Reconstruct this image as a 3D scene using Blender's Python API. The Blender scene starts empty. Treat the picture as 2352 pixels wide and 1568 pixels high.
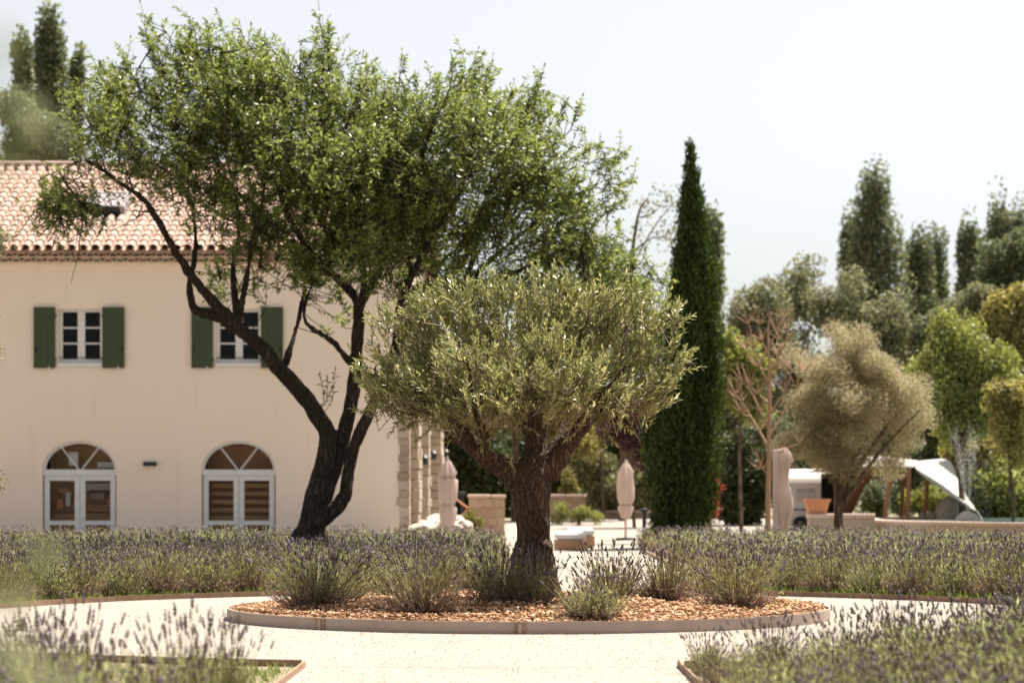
import bpy, bmesh, math, random
import numpy as np
from mathutils import Vector, Matrix, noise

random.seed(7)
rng = np.random.default_rng(7)
SC = bpy.context.scene
COL = SC.collection

# ------------------------------------------------------------------ camera
F, CX, HZ, CH = 85.0 / 36.0 * 2352.0, 1176.0, 1138.0, 1.0   # survey scale of the place


def P(x, y, Y):
    return Vector(((x - CX) * Y / F, Y, CH - (y - HZ) * Y / F))


cam_d = bpy.data.cameras.new('camera')
cam = bpy.data.objects.new('camera', cam_d)
COL.objects.link(cam)
cam.location = (0, 0, CH)
cam.rotation_euler = (math.radians(90), 0, 0)
cam_d.lens = 85
cam_d.sensor_width = 36
cam_d.shift_y = (HZ - 784.0) / 2352.0
cam_d.clip_start = 0.1
cam_d.clip_end = 3000
cam_d.dof.use_dof = True
cam_d.dof.focus_distance = 19.4
cam_d.dof.aperture_fstop = 2.8
SC.camera = cam

# ------------------------------------------------------------------ sky, sun, exposure
SUN_EL, SUN_AZ = math.radians(63), math.radians(40)
w = bpy.data.worlds.new('World')
SC.world = w
w.use_nodes = True
nt = w.node_tree
nt.nodes.clear()
sky = nt.nodes.new('ShaderNodeTexSky')
sky.sky_type = 'NISHITA'
sky.sun_disc = False
sky.sun_elevation = SUN_EL
sky.sun_rotation = SUN_AZ
sky.air_density = 1.0
sky.dust_density = 2.0
sky.ozone_density = 1.0
bg = nt.nodes.new('ShaderNodeBackground')
bg.inputs['Strength'].default_value = 0.060
wo = nt.nodes.new('ShaderNodeOutputWorld')
hz_ = nt.nodes.new('ShaderNodeHueSaturation')
hz_.inputs['Saturation'].default_value = 0.24      # milky summer haze
nt.links.new(sky.outputs[0], hz_.inputs['Color'])
nt.links.new(hz_.outputs[0], bg.inputs[0])
nt.links.new(bg.outputs[0], wo.inputs[0])
sd = bpy.data.lights.new('sun', 'SUN')
sd.energy = 5.0
sd.angle = math.radians(0.53)
sd.color = (1.0, 0.93, 0.83)
sun = bpy.data.objects.new('sun', sd)
COL.objects.link(sun)
D = Vector((math.sin(SUN_AZ) * math.cos(SUN_EL), math.cos(SUN_AZ) * math.cos(SUN_EL), math.sin(SUN_EL)))
sun.rotation_euler = D.to_track_quat('Z', 'Y').to_euler()
sun.location = (10, 10, 30)
SC.view_settings.view_transform = 'Standard'
SC.view_settings.look = 'None'
SC.view_settings.exposure = 1.45
SC.view_settings.gamma = 1.0
SC.view_settings.use_curve_mapping = False
SC.render.engine = 'CYCLES'
SC.cycles.use_denoising = True
SC.cycles.max_bounces = 8
SC.cycles.transparent_max_bounces = 8


# ------------------------------------------------------------------ materials
def mat(name, build):
    m = bpy.data.materials.new(name)
    m.use_nodes = True
    t = m.node_tree
    b = t.nodes['Principled BSDF']
    build(t, b)
    return m


def N(t, kind, **kw):
    n = t.nodes.new(kind)
    for k, v in kw.items():
        if k in n.inputs:
            n.inputs[k].default_value = v
        else:
            setattr(n, k, v)
    return n


def c4(c):
    return (c[0], c[1], c[2], 1.0)


def mixcol(t, fac, a, b):
    m = t.nodes.new('ShaderNodeMix')
    m.data_type = 'RGBA'
    for s, v in ((6, a), (7, b)):
        if hasattr(v, 'default_value') or hasattr(v, 'links'):
            t.links.new(v, m.inputs[s])
        else:
            m.inputs[s].default_value = c4(v)
    if hasattr(fac, 'links'):
        t.links.new(fac, m.inputs[0])
    else:
        m.inputs[0].default_value = fac
    return m.outputs[2]


def ramp(t, fac, lo, hi):
    r = t.nodes.new('ShaderNodeMapRange')
    r.inputs[1].default_value = lo
    r.inputs[2].default_value = hi
    t.links.new(fac, r.inputs[0])
    return r.outputs[0]


def coords(t, scale=(1, 1, 1), kind='Object'):
    tc = t.nodes.new('ShaderNodeTexCoord')
    mp = t.nodes.new('ShaderNodeMapping')
    mp.inputs['Scale'].default_value = scale
    t.links.new(tc.outputs[kind], mp.inputs[0])
    return mp.outputs[0]


def geo_pos(t, scale=(1, 1, 1)):
    g = t.nodes.new('ShaderNodeNewGeometry')
    mp = t.nodes.new('ShaderNodeMapping')
    mp.inputs['Scale'].default_value = scale
    t.links.new(g.outputs['Position'], mp.inputs[0])
    return mp.outputs[0]


def noise_n(t, vec, scale, detail=4, rough=0.55):
    n = t.nodes.new('ShaderNodeTexNoise')
    n.inputs['Scale'].default_value = scale
    n.inputs['Detail'].default_value = detail
    n.inputs['Roughness'].default_value = rough
    t.links.new(vec, n.inputs['Vector'])
    return n.outputs[0]


def bump(t, b, h, strength=0.4, dist=0.02):
    n = t.nodes.new('ShaderNodeBump')
    n.inputs['Strength'].default_value = strength
    n.inputs['Distance'].default_value = dist
    t.links.new(h, n.inputs['Height'])
    t.links.new(n.outputs[0], b.inputs['Normal'])


def noisy(name, a, b2, scale=3.0, rough=0.85, fine=40.0, bstr=0.25, bdist=0.01, stretch=(1, 1, 1), spec=0.25, per_obj=0.0):
    def f(t, b):
        v = geo_pos(t, stretch)
        n1 = noise_n(t, v, scale)
        col = mixcol(t, ramp(t, n1, 0.32, 0.68), a, b2)
        n2 = noise_n(t, v, fine, 3)
        col = mixcol(t, ramp(t, n2, 0.3, 0.9), col, tuple(0.72 * x for x in a))
        if per_obj > 0:
            oi = t.nodes.new('ShaderNodeObjectInfo')
            hs = t.nodes.new('ShaderNodeHueSaturation')
            t.links.new(ramp2(t, oi.outputs['Random'], 1 - per_obj, 1 + per_obj), hs.inputs['Value'])
            t.links.new(ramp2(t, oi.outputs['Random'], 1 + per_obj * 0.7, 1 - per_obj * 0.7), hs.inputs['Saturation'])
            t.links.new(col, hs.inputs['Color'])
            col = hs.outputs[0]
        t.links.new(col, b.inputs['Base Color'])
        b.inputs['Roughness'].default_value = rough
        b.inputs['Specular IOR Level'].default_value = spec
        bump(t, b, n2, bstr, bdist)
    return mat(name, f)


def ramp2(t, fac, o0, o1):
    r = t.nodes.new('ShaderNodeMapRange')
    r.inputs[3].default_value = o0
    r.inputs[4].default_value = o1
    t.links.new(fac, r.inputs[0])
    return r.outputs[0]


def plain(name, c, rough=0.6, spec=0.3, metal=0.0):
    def f(t, b):
        v = geo_pos(t)
        n = noise_n(t, v, 9.0, 3)
        t.links.new(mixcol(t, ramp(t, n, 0.3, 0.7), tuple(x * 0.9 for x in c), c), b.inputs['Base Color'])
        b.inputs['Roughness'].default_value = rough
        b.inputs['Specular IOR Level'].default_value = spec
        b.inputs['Metallic'].default_value = metal
    return mat(name, f)


def leafy(name, a, b2, c=None, trans=0.35, rough=0.5, spec=0.35):
    """two or three leaf colours picked by the leaf's own random number"""
    m = bpy.data.materials.new(name)
    m.use_nodes = True
    t = m.node_tree
    b = t.nodes['Principled BSDF']
    out = t.nodes['Material Output']
    at = t.nodes.new('ShaderNodeAttribute')
    at.attribute_name = 'rnd'
    cr = t.nodes.new('ShaderNodeValToRGB')
    e = cr.color_ramp.elements
    e[0].color, e[1].color = c4(a), c4(b2)
    if c is not None:
        e[1].position = 0.6
        k = cr.color_ramp.elements.new(1.0)
        k.color = c4(c)
    t.links.new(at.outputs['Fac'], cr.inputs[0])
    t.links.new(cr.outputs[0], b.inputs['Base Color'])
    b.inputs['Roughness'].default_value = rough
    b.inputs['Specular IOR Level'].default_value = spec
    if trans > 0:
        tr = t.nodes.new('ShaderNodeBsdfTranslucent')
        hs = t.nodes.new('ShaderNodeHueSaturation')
        hs.inputs['Saturation'].default_value = 1.15
        hs.inputs['Value'].default_value = 1.25
        t.links.new(cr.outputs[0], hs.inputs['Color'])
        t.links.new(hs.outputs[0], tr.inputs[0])
        mx = t.nodes.new('ShaderNodeMixShader')
        mx.inputs[0].default_value = trans
        t.links.new(b.outputs[0], mx.inputs[1])
        t.links.new(tr.outputs[0], mx.inputs[2])
        t.links.new(mx.outputs[0], out.inputs[0])
    return m


def bark(name, a, b2, scale=14.0, bstr=0.9, bdist=0.03):
    def f(t, b):
        v = geo_pos(t, (1, 1, 0.22))
        n0 = noise_n(t, geo_pos(t), 3.0, 4)
        vv = t.nodes.new('ShaderNodeVectorMath')
        vv.operation = 'ADD'
        nd = t.nodes.new('ShaderNodeTexNoise')
        nd.inputs['Scale'].default_value = 6.0
        t.links.new(v, nd.inputs['Vector'])
        sc = t.nodes.new('ShaderNodeVectorMath')
        sc.operation = 'SCALE'
        sc.inputs['Scale'].default_value = 0.16
        t.links.new(nd.outputs[1], sc.inputs[0])
        t.links.new(v, vv.inputs[0])
        t.links.new(sc.outputs[0], vv.inputs[1])
        vo = t.nodes.new('ShaderNodeTexVoronoi')
        vo.feature = 'DISTANCE_TO_EDGE'
        vo.inputs['Scale'].default_value = scale
        t.links.new(vv.outputs[0], vo.inputs['Vector'])
        crack = ramp(t, vo.outputs['Distance'], 0.0, 0.22)
        n2 = noise_n(t, v, scale * 3.0, 4)
        col = mixcol(t, ramp(t, n0, 0.35, 0.65), a, b2)
        col = mixcol(t, ramp(t, n2, 0.35, 0.75), col, tuple(0.55 * x for x in a))
        dk = mixcol(t, crack, tuple(0.35 * x for x in a), col)
        t.links.new(dk, b.inputs['Base Color'])
        b.inputs['Roughness'].default_value = 0.9
        b.inputs['Specular IOR Level'].default_value = 0.2
        ad = t.nodes.new('ShaderNodeMath')
        ad.operation = 'ADD'
        t.links.new(crack, ad.inputs[0])
        t.links.new(n2, ad.inputs[1])
        bump(t, b, ad.outputs[0], bstr, bdist)
    return mat(name, f)


def gravel_mat():
    def f(t, b):
        v = geo_pos(t)
        vo = t.nodes.new('ShaderNodeTexVoronoi')
        vo.inputs['Scale'].default_value = 75.0
        t.links.new(v, vo.inputs['Vector'])
        n1 = noise_n(t, v, 1.2, 4)
        col = mixcol(t, ramp(t, n1, 0.3, 0.7), (0.31, 0.275, 0.235), (0.345, 0.31, 0.27))
        col = mixcol(t, ramp(t, vo.outputs['Color'], 0.0, 1.2), col, (0.225, 0.197, 0.170))
        t.links.new(col, b.inputs['Base Color'])
        b.inputs['Roughness'].default_value = 0.95
        b.inputs['Specular IOR Level'].default_value = 0.1
        n2 = noise_n(t, v, 9.0, 5)
        ad = t.nodes.new('ShaderNodeMath')
        ad.operation = 'ADD'
        t.links.new(vo.outputs['Distance'], ad.inputs[0])
        t.links.new(n2, ad.inputs[1])
        bump(t, b, ad.outputs[0], 0.55, 0.012)
    return mat('gravel', f)


def glass_mat():
    def f(t, b):
        b.inputs['Base Color'].default_value = (0.02, 0.022, 0.02, 1)
        b.inputs['Roughness'].default_value = 0.04
        b.inputs['Specular IOR Level'].default_value = 0.6
        b.inputs['Alpha'].default_value = 0.13
    return mat('window_glass', f)


M = {}
M['gravel'] = gravel_mat()
M['soil'] = noisy('soil', (0.25, 0.20, 0.135), (0.17, 0.165, 0.085), 2.0, 0.95, 25, 0.6, 0.03)
M['mulch'] = noisy('mulch', (0.32, 0.19, 0.11), (0.20, 0.12, 0.07), 8.0, 0.95, 60, 0.6, 0.02)
M['chip'] = leafy('wood_chip', (0.19, 0.095, 0.05), (0.46, 0.26, 0.145), (0.60, 0.43, 0.29), 0.0, 0.9, 0.1)
M['pebble'] = leafy('pebble', (0.25, 0.22, 0.19), (0.29, 0.26, 0.228), (0.33, 0.30, 0.27), 0.0, 0.9, 0.1)
M['steel'] = noisy('weathered_steel', (0.42, 0.325, 0.27), (0.35, 0.26, 0.21), 5.0, 0.65, 55, 0.15, 0.003, (1, 1, 1), 0.3)
M['rust'] = noisy('rust', (0.27, 0.16, 0.10), (0.38, 0.26, 0.19), 14.0, 0.85, 60, 0.3, 0.004)
M['stucco'] = noisy('stucco', (0.84, 0.675, 0.54), (0.81, 0.64, 0.505), 0.6, 0.92, 90, 0.12, 0.004)


def stucco_mat():
    def f(t, b):
        v = geo_pos(t)
        n1 = noise_n(t, v, 0.45, 5, 0.6)
        n2 = noise_n(t, geo_pos(t, (3.5, 3.5, 0.25)), 1.6, 5, 0.65)
        n3 = noise_n(t, v, 70.0, 3)
        col = mixcol(t, ramp(t, n1, 0.3, 0.7), (0.88, 0.745, 0.63), (0.845, 0.705, 0.585))
        col = mixcol(t, ramp(t, n2, 0.56, 0.95), col, (0.74, 0.60, 0.485))
        t.links.new(col, b.inputs['Base Color'])
        b.inputs['Roughness'].default_value = 0.92
        b.inputs['Specular IOR Level'].default_value = 0.2
        ad = t.nodes.new('ShaderNodeMath')
        ad.operation = 'ADD'
        t.links.new(n3, ad.inputs[0])
        t.links.new(noise_n(t, v, 5.0, 4), ad.inputs[1])
        bump(t, b, ad.outputs[0], 0.25, 0.012)
    return mat('wall_stucco', f)


M['stucco'] = stucco_mat()
M['stone_side'] = noisy('limestone', (0.50, 0.42, 0.33), (0.44, 0.355, 0.265), 5, 0.9, 40, 0.5, 0.02, per_obj=0.10)
M['quoin'] = noisy('quoin_stone', (0.42, 0.31, 0.24), (0.56, 0.45, 0.37), 4, 0.9, 40, 0.5, 0.02, per_obj=0.28)
M['wall_stone'] = noisy('garden_stone', (0.42, 0.30, 0.21), (0.50, 0.38, 0.28), 4, 0.9, 40, 0.5, 0.02, per_obj=0.18)
M['coping'] = noisy('coping_stone', (0.60, 0.46, 0.38), (0.54, 0.41, 0.33), 4, 0.9, 40, 0.4, 0.02, per_obj=0.06)
M['tile'] = noisy('roof_tile', (0.37, 0.25, 0.205), (0.43, 0.315, 0.265), 6.0, 0.85, 50, 0.3, 0.01, per_obj=0.10)
M['tile_under'] = noisy('channel_tile', (0.42, 0.26, 0.19), (0.48, 0.31, 0.24), 6.0, 0.9, 50, 0.3, 0.01)
M['eave'] = noisy('eave_tile_clay', (0.80, 0.63, 0.53), (0.74, 0.57, 0.47), 6.0, 0.85, 50, 0.2, 0.01, per_obj=0.08)
M['mortar'] = noisy('eave_mortar', (0.82, 0.65, 0.53), (0.76, 0.59, 0.47), 5, 0.9, 60, 0.2, 0.01)
M['shutter'] = noisy('green_paint', (0.056, 0.072, 0.037), (0.064, 0.081, 0.042), 2.0, 0.55, 30, 0.06, 0.003)
M['white'] = plain('white_paint', (0.74, 0.72, 0.71), 0.45)
M['dark'] = plain('dark_metal', (0.03, 0.03, 0.032), 0.5, 0.4, 0.3)
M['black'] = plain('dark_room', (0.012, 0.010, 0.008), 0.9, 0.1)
M['glass'] = glass_mat()
M['brownroom'] = noisy('brown_room', (0.58, 0.33, 0.19), (0.42, 0.24, 0.13), 3, 0.8)
M['slat'] = noisy('brown_slat', (0.70, 0.46, 0.25), (0.60, 0.38, 0.20), 6, 0.7)
M['canvas'] = noisy('beige_canvas', (0.78, 0.65, 0.59), (0.72, 0.59, 0.53), 4, 0.9, 90, 0.1, 0.004)
M['canvas_white'] = noisy('white_canvas', (0.50, 0.46, 0.42), (0.44, 0.41, 0.37), 4, 0.9, 90, 0.1, 0.004)
M['canvas_shaded'] = noisy('shaded_canvas', (0.24, 0.11, 0.06), (0.20, 0.09, 0.05), 3, 0.9, 60, 0.1, 0.004)  # canopy underside's shade put into a brown base colour
M['wood'] = noisy('brown_wood', (0.42, 0.21, 0.11), (0.34, 0.17, 0.09), 3, 0.8, 40, 0.2, 0.01, (6, 6, 1))
M['tanwood'] = noisy('tan_wood', (0.52, 0.30, 0.17), (0.47, 0.26, 0.15), 3, 0.8, 40, 0.15, 0.01, (1, 1, 6))
M['whitefab'] = noisy('white_fabric', (0.80, 0.78, 0.75), (0.74, 0.72, 0.69), 4, 0.9, 60, 0.1, 0.004)
M['terracotta'] = noisy('terracotta', (0.62, 0.28, 0.15), (0.55, 0.24, 0.13), 4, 0.8, 50, 0.15, 0.01)
M['rock_white'] = noisy('pale_rock', (0.52, 0.45, 0.38), (0.44, 0.37, 0.31), 4, 0.9, 20, 0.6, 0.04)


def cloth(name):
    m = M[name]
    t = m.node_tree
    b = t.nodes['Principled BSDF']
    tr = t.nodes.new('ShaderNodeBsdfTranslucent')
    src = b.inputs['Base Color'].links[0].from_socket
    t.links.new(src, tr.inputs[0])
    mx = t.nodes.new('ShaderNodeMixShader')
    mx.inputs[0].default_value = 0.4
    t.links.new(b.outputs[0], mx.inputs[1])
    t.links.new(tr.outputs[0], mx.inputs[2])
    t.links.new(mx.outputs[0], t.nodes['Material Output'].inputs[0])


cloth('canvas')
M['caravan'] = plain('caravan_white', (0.60, 0.55, 0.53), 0.4, 0.4)
M['tyre'] = plain('tyre', (0.02, 0.02, 0.02), 0.8)
M['rear_light'] = plain('red_lens', (0.5, 0.02, 0.02), 0.3)
M['pink_render'] = noisy('pink_render', (0.46, 0.32, 0.27), (0.42, 0.29, 0.24), 1, 0.9)
M['bark_olive'] = bark('olive_bark', (0.20, 0.128, 0.083), (0.095, 0.062, 0.043), 34.0, 1.0, 0.03)
M['bark_almond'] = bark('almond_bark', (0.11, 0.078, 0.058), (0.055, 0.040, 0.032), 20.0, 1.0, 0.04)
M['bark_grey'] = bark('grey_bark', (0.20, 0.145, 0.10), (0.14, 0.10, 0.07), 9.0, 0.6, 0.03)
M['bark_dry'] = noisy('dry_bark', (0.46, 0.30, 0.20), (0.40, 0.255, 0.165), 4, 0.9, 40, 0.3, 0.02)
M['olive_leaf'] = leafy('olive_leaf', (0.080, 0.102, 0.038), (0.290, 0.290, 0.120), (0.57, 0.52, 0.27), 0.32, 0.42, 0.3)
M['olive_twig'] = plain('olive_twig', (0.24, 0.18, 0.12), 0.8)
M['almond_leaf'] = leafy('almond_leaf', (0.105, 0.135, 0.036), (0.205, 0.238, 0.075), (0.35, 0.365, 0.15), 0.52, 0.4, 0.4)
M['poplar_leaf'] = leafy('poplar_leaf', (0.080, 0.098, 0.055), (0.160, 0.180, 0.095), (0.27, 0.275, 0.145), 0.35, 0.5)
M['cypress_leaf'] = leafy('cypress_leaf', (0.018, 0.030, 0.008), (0.055, 0.080, 0.018), (0.13, 0.17, 0.04), 0.2, 0.65, 0.2)
M['sage_leaf'] = leafy('sage_leaf', (0.125, 0.128, 0.068), (0.21, 0.21, 0.115), (0.32, 0.305, 0.185), 0.36, 0.6)
M['pale_leaf'] = leafy('pale_leaf', (0.26, 0.225, 0.135), (0.40, 0.355, 0.22), (0.54, 0.48, 0.325), 0.38, 0.6)
M['bright_leaf'] = leafy('bright_leaf', (0.125, 0.14, 0.035), (0.235, 0.245, 0.075), (0.37, 0.365, 0.15), 0.45, 0.5)
M['amber_leaf'] = leafy('amber_leaf', (0.165, 0.15, 0.045), (0.28, 0.245, 0.085), (0.40, 0.35, 0.15), 0.45, 0.5)
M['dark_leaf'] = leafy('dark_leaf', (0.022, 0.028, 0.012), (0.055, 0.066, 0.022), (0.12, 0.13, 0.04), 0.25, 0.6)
M['purple_leaf'] = leafy('purple_leaf', (0.045, 0.018, 0.018), (0.085, 0.04, 0.036), (0.16, 0.08, 0.07), 0.2, 0.5)
M['mixed_flower'] = leafy('oleander_leaf', (0.06, 0.07, 0.025), (0.16, 0.16, 0.06), (0.55, 0.43, 0.35), 0.3, 0.5)
M['red_flower'] = leafy('red_flower', (0.10, 0.09, 0.04), (0.42, 0.07, 0.06), (0.58, 0.16, 0.14), 0.3, 0.6)
M['yellow_flower'] = leafy('yellow_flower', (0.09, 0.10, 0.03), (0.20, 0.19, 0.06), (0.48, 0.36, 0.14), 0.3, 0.6)
M['weed'] = leafy('weed', (0.10, 0.125, 0.035), (0.18, 0.22, 0.06), (0.31, 0.33, 0.13), 0.4, 0.6)
M['lav_leaf'] = leafy('lavender_leaf', (0.26, 0.185, 0.145), (0.25, 0.272, 0.12), (0.46, 0.478, 0.245), 0.40, 0.7, 0.2)
M['lav_stem'] = leafy('lavender_stem', (0.25, 0.25, 0.10), (0.40, 0.385, 0.17), (0.52, 0.49, 0.27), 0.3, 0.7, 0.2)
M['lav_head'] = leafy('lavender_flower', (0.145, 0.110, 0.092), (0.180, 0.145, 0.152), (0.255, 0.215, 0.28), 0.3, 0.8, 0.1)
M['near_leaf'] = leafy('near_leaf', (0.11, 0.14, 0.05), (0.19, 0.22, 0.095), (0.36, 0.365, 0.23), 0.5, 0.6)
M['droplet'] = plain('spray_water', (0.62, 0.60, 0.60), 0.15, 0.6)


def water_mat():
    def f(t, b):
        b.inputs['Base Color'].default_value = (0.19, 0.25, 0.23, 1)
        b.inputs['Roughness'].default_value = 0.06
        b.inputs['Specular IOR Level'].default_value = 0.5
        bump(t, b, noise_n(t, geo_pos(t), 7.0, 3), 0.25, 0.03)
    return mat('pool_water', f)


M['water'] = water_mat()


# ------------------------------------------------------------------ object helpers
def tag(o, label=None, cat=None, group=None, kind=None):
    if label:
        o['label'] = label
    if cat:
        o['category'] = cat
    if group:
        o['group'] = group
    if kind:
        o['kind'] = kind
    return o


def empty(name, loc, label, cat, group=None):
    o = bpy.data.objects.new(name, None)
    o.location = loc
    o.empty_display_size = 0.2
    COL.objects.link(o)
    return tag(o, label, cat, group)


def link(name, me, parent=None, world=True):
    """world=True: the mesh is in world coordinates"""
    o = bpy.data.objects.new(name, me)
    COL.objects.link(o)
    if parent is not None:
        o.parent = parent
        if world:
            base = Vector((0, 0, 0))
            p = parent
            while p is not None:
                base += p.location
                p = p.parent
            o.location = -base
    return o


def npmesh(name, V, Fc, m, rnd=None, smooth=False):
    V = np.asarray(V, dtype=np.float32)
    Fc = np.asarray(Fc, dtype=np.int32)
    k = Fc.shape[1]
    me = bpy.data.meshes.new(name)
    me.vertices.add(len(V))
    me.vertices.foreach_set('co', V.ravel())
    me.loops.add(Fc.size)
    me.loops.foreach_set('vertex_index', Fc.ravel())
    me.polygons.add(len(Fc))
    me.polygons.foreach_set('loop_start', np.arange(0, Fc.size, k, dtype=np.int32))
    try:
        me.polygons.foreach_set('loop_total', np.full(len(Fc), k, dtype=np.int32))
    except Exception:
        pass
    me.update(calc_edges=True)
    if rnd is not None:
        a = me.attributes.new('rnd', 'FLOAT', 'FACE')
        a.data.foreach_set('value', np.asarray(rnd, dtype=np.float32))
    if smooth:
        me.polygons.foreach_set('use_smooth', np.ones(len(Fc), dtype=bool))
    me.materials.append(m)
    return me


class MB:
    """collects boxes, tubes and free faces into one mesh"""

    def __init__(s):
        s.v, s.f = [], []

    def add(s, V, Fc):
        o = len(s.v)
        s.v += [tuple(p) for p in V]
        s.f += [tuple(i + o for i in q) for q in Fc]
        return s

    def box(s, x0, x1, y0, y1, z0, z1):
        return s.add([(x0, y0, z0), (x1, y0, z0), (x1, y1, z0), (x0, y1, z0), (x0, y0, z1), (x1, y0, z1), (x1, y1, z1), (x0, y1, z1)],
                     [(0, 3, 2, 1), (4, 5, 6, 7), (0, 1, 5, 4), (1, 2, 6, 5), (2, 3, 7, 6), (3, 0, 4, 7)])

    def tube(s, pts, rad, n=8):
        V, Fc = tube(pts, rad, n)
        return s.add(V, Fc)

    def lathe(s, prof, c, n=24, wob=0.0, k=8):
        """prof: list of (r, z)"""
        V, Fc = [], []
        for r, z in prof:
            for i in range(n):
                a = 2 * math.pi * i / n
                rr = r * (1 + wob * math.cos(k * a))
                V.append((c[0] + rr * math.cos(a), c[1] + rr * math.sin(a), c[2] + z))
        for j in range(len(prof) - 1):
            for i in range(n):
                Fc.append((j * n + i, j * n + (i + 1) % n, (j + 1) * n + (i + 1) % n, (j + 1) * n + i))
        return s.add(V, Fc)

    def mesh(s, name, m, smooth=False, bevel=0.0):
        me = bpy.data.meshes.new(name)
        me.from_pydata(s.v, [], s.f)
        me.update()
        if bevel > 0:
            b = bmesh.new()
            b.from_mesh(me)
            bmesh.ops.bevel(b, geom=list(b.edges), offset=bevel, segments=1, affect='EDGES', profile=0.5)
            b.to_mesh(me)
            b.free()
        if smooth:
            me.polygons.foreach_set('use_smooth', np.ones(len(me.polygons), dtype=bool))
        me.materials.append(m)
        return me

    def build(s, name, m, parent=None, smooth=False, bevel=0.0):
        return link(name, s.mesh(name, m, smooth, bevel), parent)


def tube(pts, rad, n=8, cap=True):
    pts = np.asarray(pts, float)
    k = len(pts)
    rad = np.broadcast_to(np.asarray(rad, float), (k,))
    T = np.gradient(pts, axis=0)
    T /= np.linalg.norm(T, axis=1)[:, None] + 1e-9
    ref = np.array([0.12, 0.97, 0.2]) if abs(T[0] @ np.array([0.12, 0.97, 0.2])) < 0.9 else np.array([1.0, 0.1, 0.1])
    A = np.cross(T, ref)
    A /= np.linalg.norm(A, axis=1)[:, None] + 1e-9
    B = np.cross(T, A)
    th = np.linspace(0, 2 * math.pi, n, endpoint=False)
    V = pts[:, None, :] + rad[:, None, None] * (np.cos(th)[None, :, None] * A[:, None, :] + np.sin(th)[None, :, None] * B[:, None, :])
    V = V.reshape(-1, 3)
    Fc = []
    for j in range(k - 1):
        for i in range(n):
            Fc.append((j * n + i, j * n + (i + 1) % n, (j + 1) * n + (i + 1) % n, (j + 1) * n + i))
    if cap and n > 2:
        Fc.append(tuple(range(n))[::-1])
        Fc.append(tuple((k - 1) * n + i for i in range(n)))
    return V, Fc


def smooth_line(pts, step):
    """Catmull-Rom through points with radii: pts = [(x,y,z,r), ...]"""
    p = np.asarray(pts, float)
    p = np.vstack([2 * p[0] - p[1], p, 2 * p[-1] - p[-2]])
    out = []
    for i in range(1, len(p) - 2):
        L = np.linalg.norm(p[i + 1, :3] - p[i, :3])
        n = max(2, int(L / step))
        for t in np.linspace(0, 1, n, endpoint=False):
            a, b, c, d = p[i - 1], p[i], p[i + 1], p[i + 2]
            out.append(0.5 * ((2 * b) + (-a + c) * t + (2 * a - 5 * b + 4 * c - d) * t * t + (-a + 3 * b - 3 * c + d) * t ** 3))
    out.append(p[-2])
    out = np.array(out)
    out[:, 3] = np.maximum(out[:, 3], 0.004)
    return out


def unit(a):
    return a / (np.linalg.norm(a, axis=-1, keepdims=True) + 1e-9)


def kites(pos, d, nrm, L, W, mid=0.45, fold=0.12):
    """leaf blades: base, side, tip, side"""
    d = unit(d)
    s = unit(np.cross(d, nrm))
    n = np.cross(s, d)
    L = np.broadcast_to(L, (len(pos),))[:, None]
    W = np.broadcast_to(W, (len(pos),))[:, None]
    a = pos
    b = pos + d * L * mid + s * W * 0.5 + n * W * fold
    c = pos + d * L
    e = pos + d * L * mid - s * W * 0.5 + n * W * fold
    V = np.stack([a, b, c, e], 1).reshape(-1, 3)
    Fc = np.arange(len(pos) * 4).reshape(-1, 4)
    return V, Fc


def prisms(A, B, r0, r1):
    """thin three-sided sticks from A to B"""
    d = unit(B - A)
    ref = np.where(np.abs(d[:, 2:3]) > 0.9, np.array([[1.0, 0, 0]]), np.array([[0, 0, 1.0]]))
    u = unit(np.cross(d, ref))
    v = np.cross(d, u)
    r0 = np.broadcast_to(r0, (len(A),))[:, None]
    r1 = np.broadcast_to(r1, (len(A),))[:, None]
    vs = []
    for (c, r) in ((A, r0), (B, r1)):
        for k in range(3):
            a = 2 * math.pi * k / 3
            vs.append(c + r * (math.cos(a) * u + math.sin(a) * v))
    V = np.stack(vs, 1).reshape(-1, 3)
    o = (np.arange(len(A)) * 6)[:, None]
    Fc = np.concatenate([o + np.array([[0, 1, 4, 3]]), o + np.array([[1, 2, 5, 4]]), o + np.array([[2, 0, 3, 5]])], 1).reshape(-1, 4)
    return V, Fc


def cat_np(parts):
    V, Fc, R, o = [], [], [], 0
    for v, f, r in parts:
        V.append(v)
        Fc.append(f + o)
        R.append(r)
        o += len(v)
    return np.concatenate(V), np.concatenate(Fc), np.concatenate(R)


def rand_dirs(n, up=0.0):
    d = rng.normal(size=(n, 3))
    d[:, 2] += up
    return unit(d)


def gz(Y):
    """height of the ground"""
    if Y < 56:
        return 0.0
    if Y < 72:
        return 0.3 * (Y - 56) / 16
    return 0.3


# ------------------------------------------------------------------ ground and paths
RC = Vector((0.135, 19.83, 0))      # centre of the round bed
RR = 2.45


def ground_sheet():
    ys = [-40, 0, 20, 40, 56, 60, 64, 68, 72, 90, 150, 400, 1500]
    V, Fc = [], []
    xs = [-1500, -200, -40, -10, 0, 10, 40, 200, 1500]
    for y in ys:
        for x in xs:
            V.append((x, y, gz(y)))
    n = len(xs)
    for j in range(len(ys) - 1):
        for i in range(n - 1):
            Fc.append((j * n + i, j * n + i + 1, (j + 1) * n + i + 1, (j + 1) * n + i))
    o = MB().add(V, Fc).build('ground', M['soil'])
    tag(o, kind='structure')


ground_sheet()


def Rout(a):
    """outer edge of the circular path; a measured from +X towards +Y"""
    s = math.sin(a)
    return 4.85 + 1.0 * max(0.0, min(1.0, (0.35 - s) / 0.9))


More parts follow.
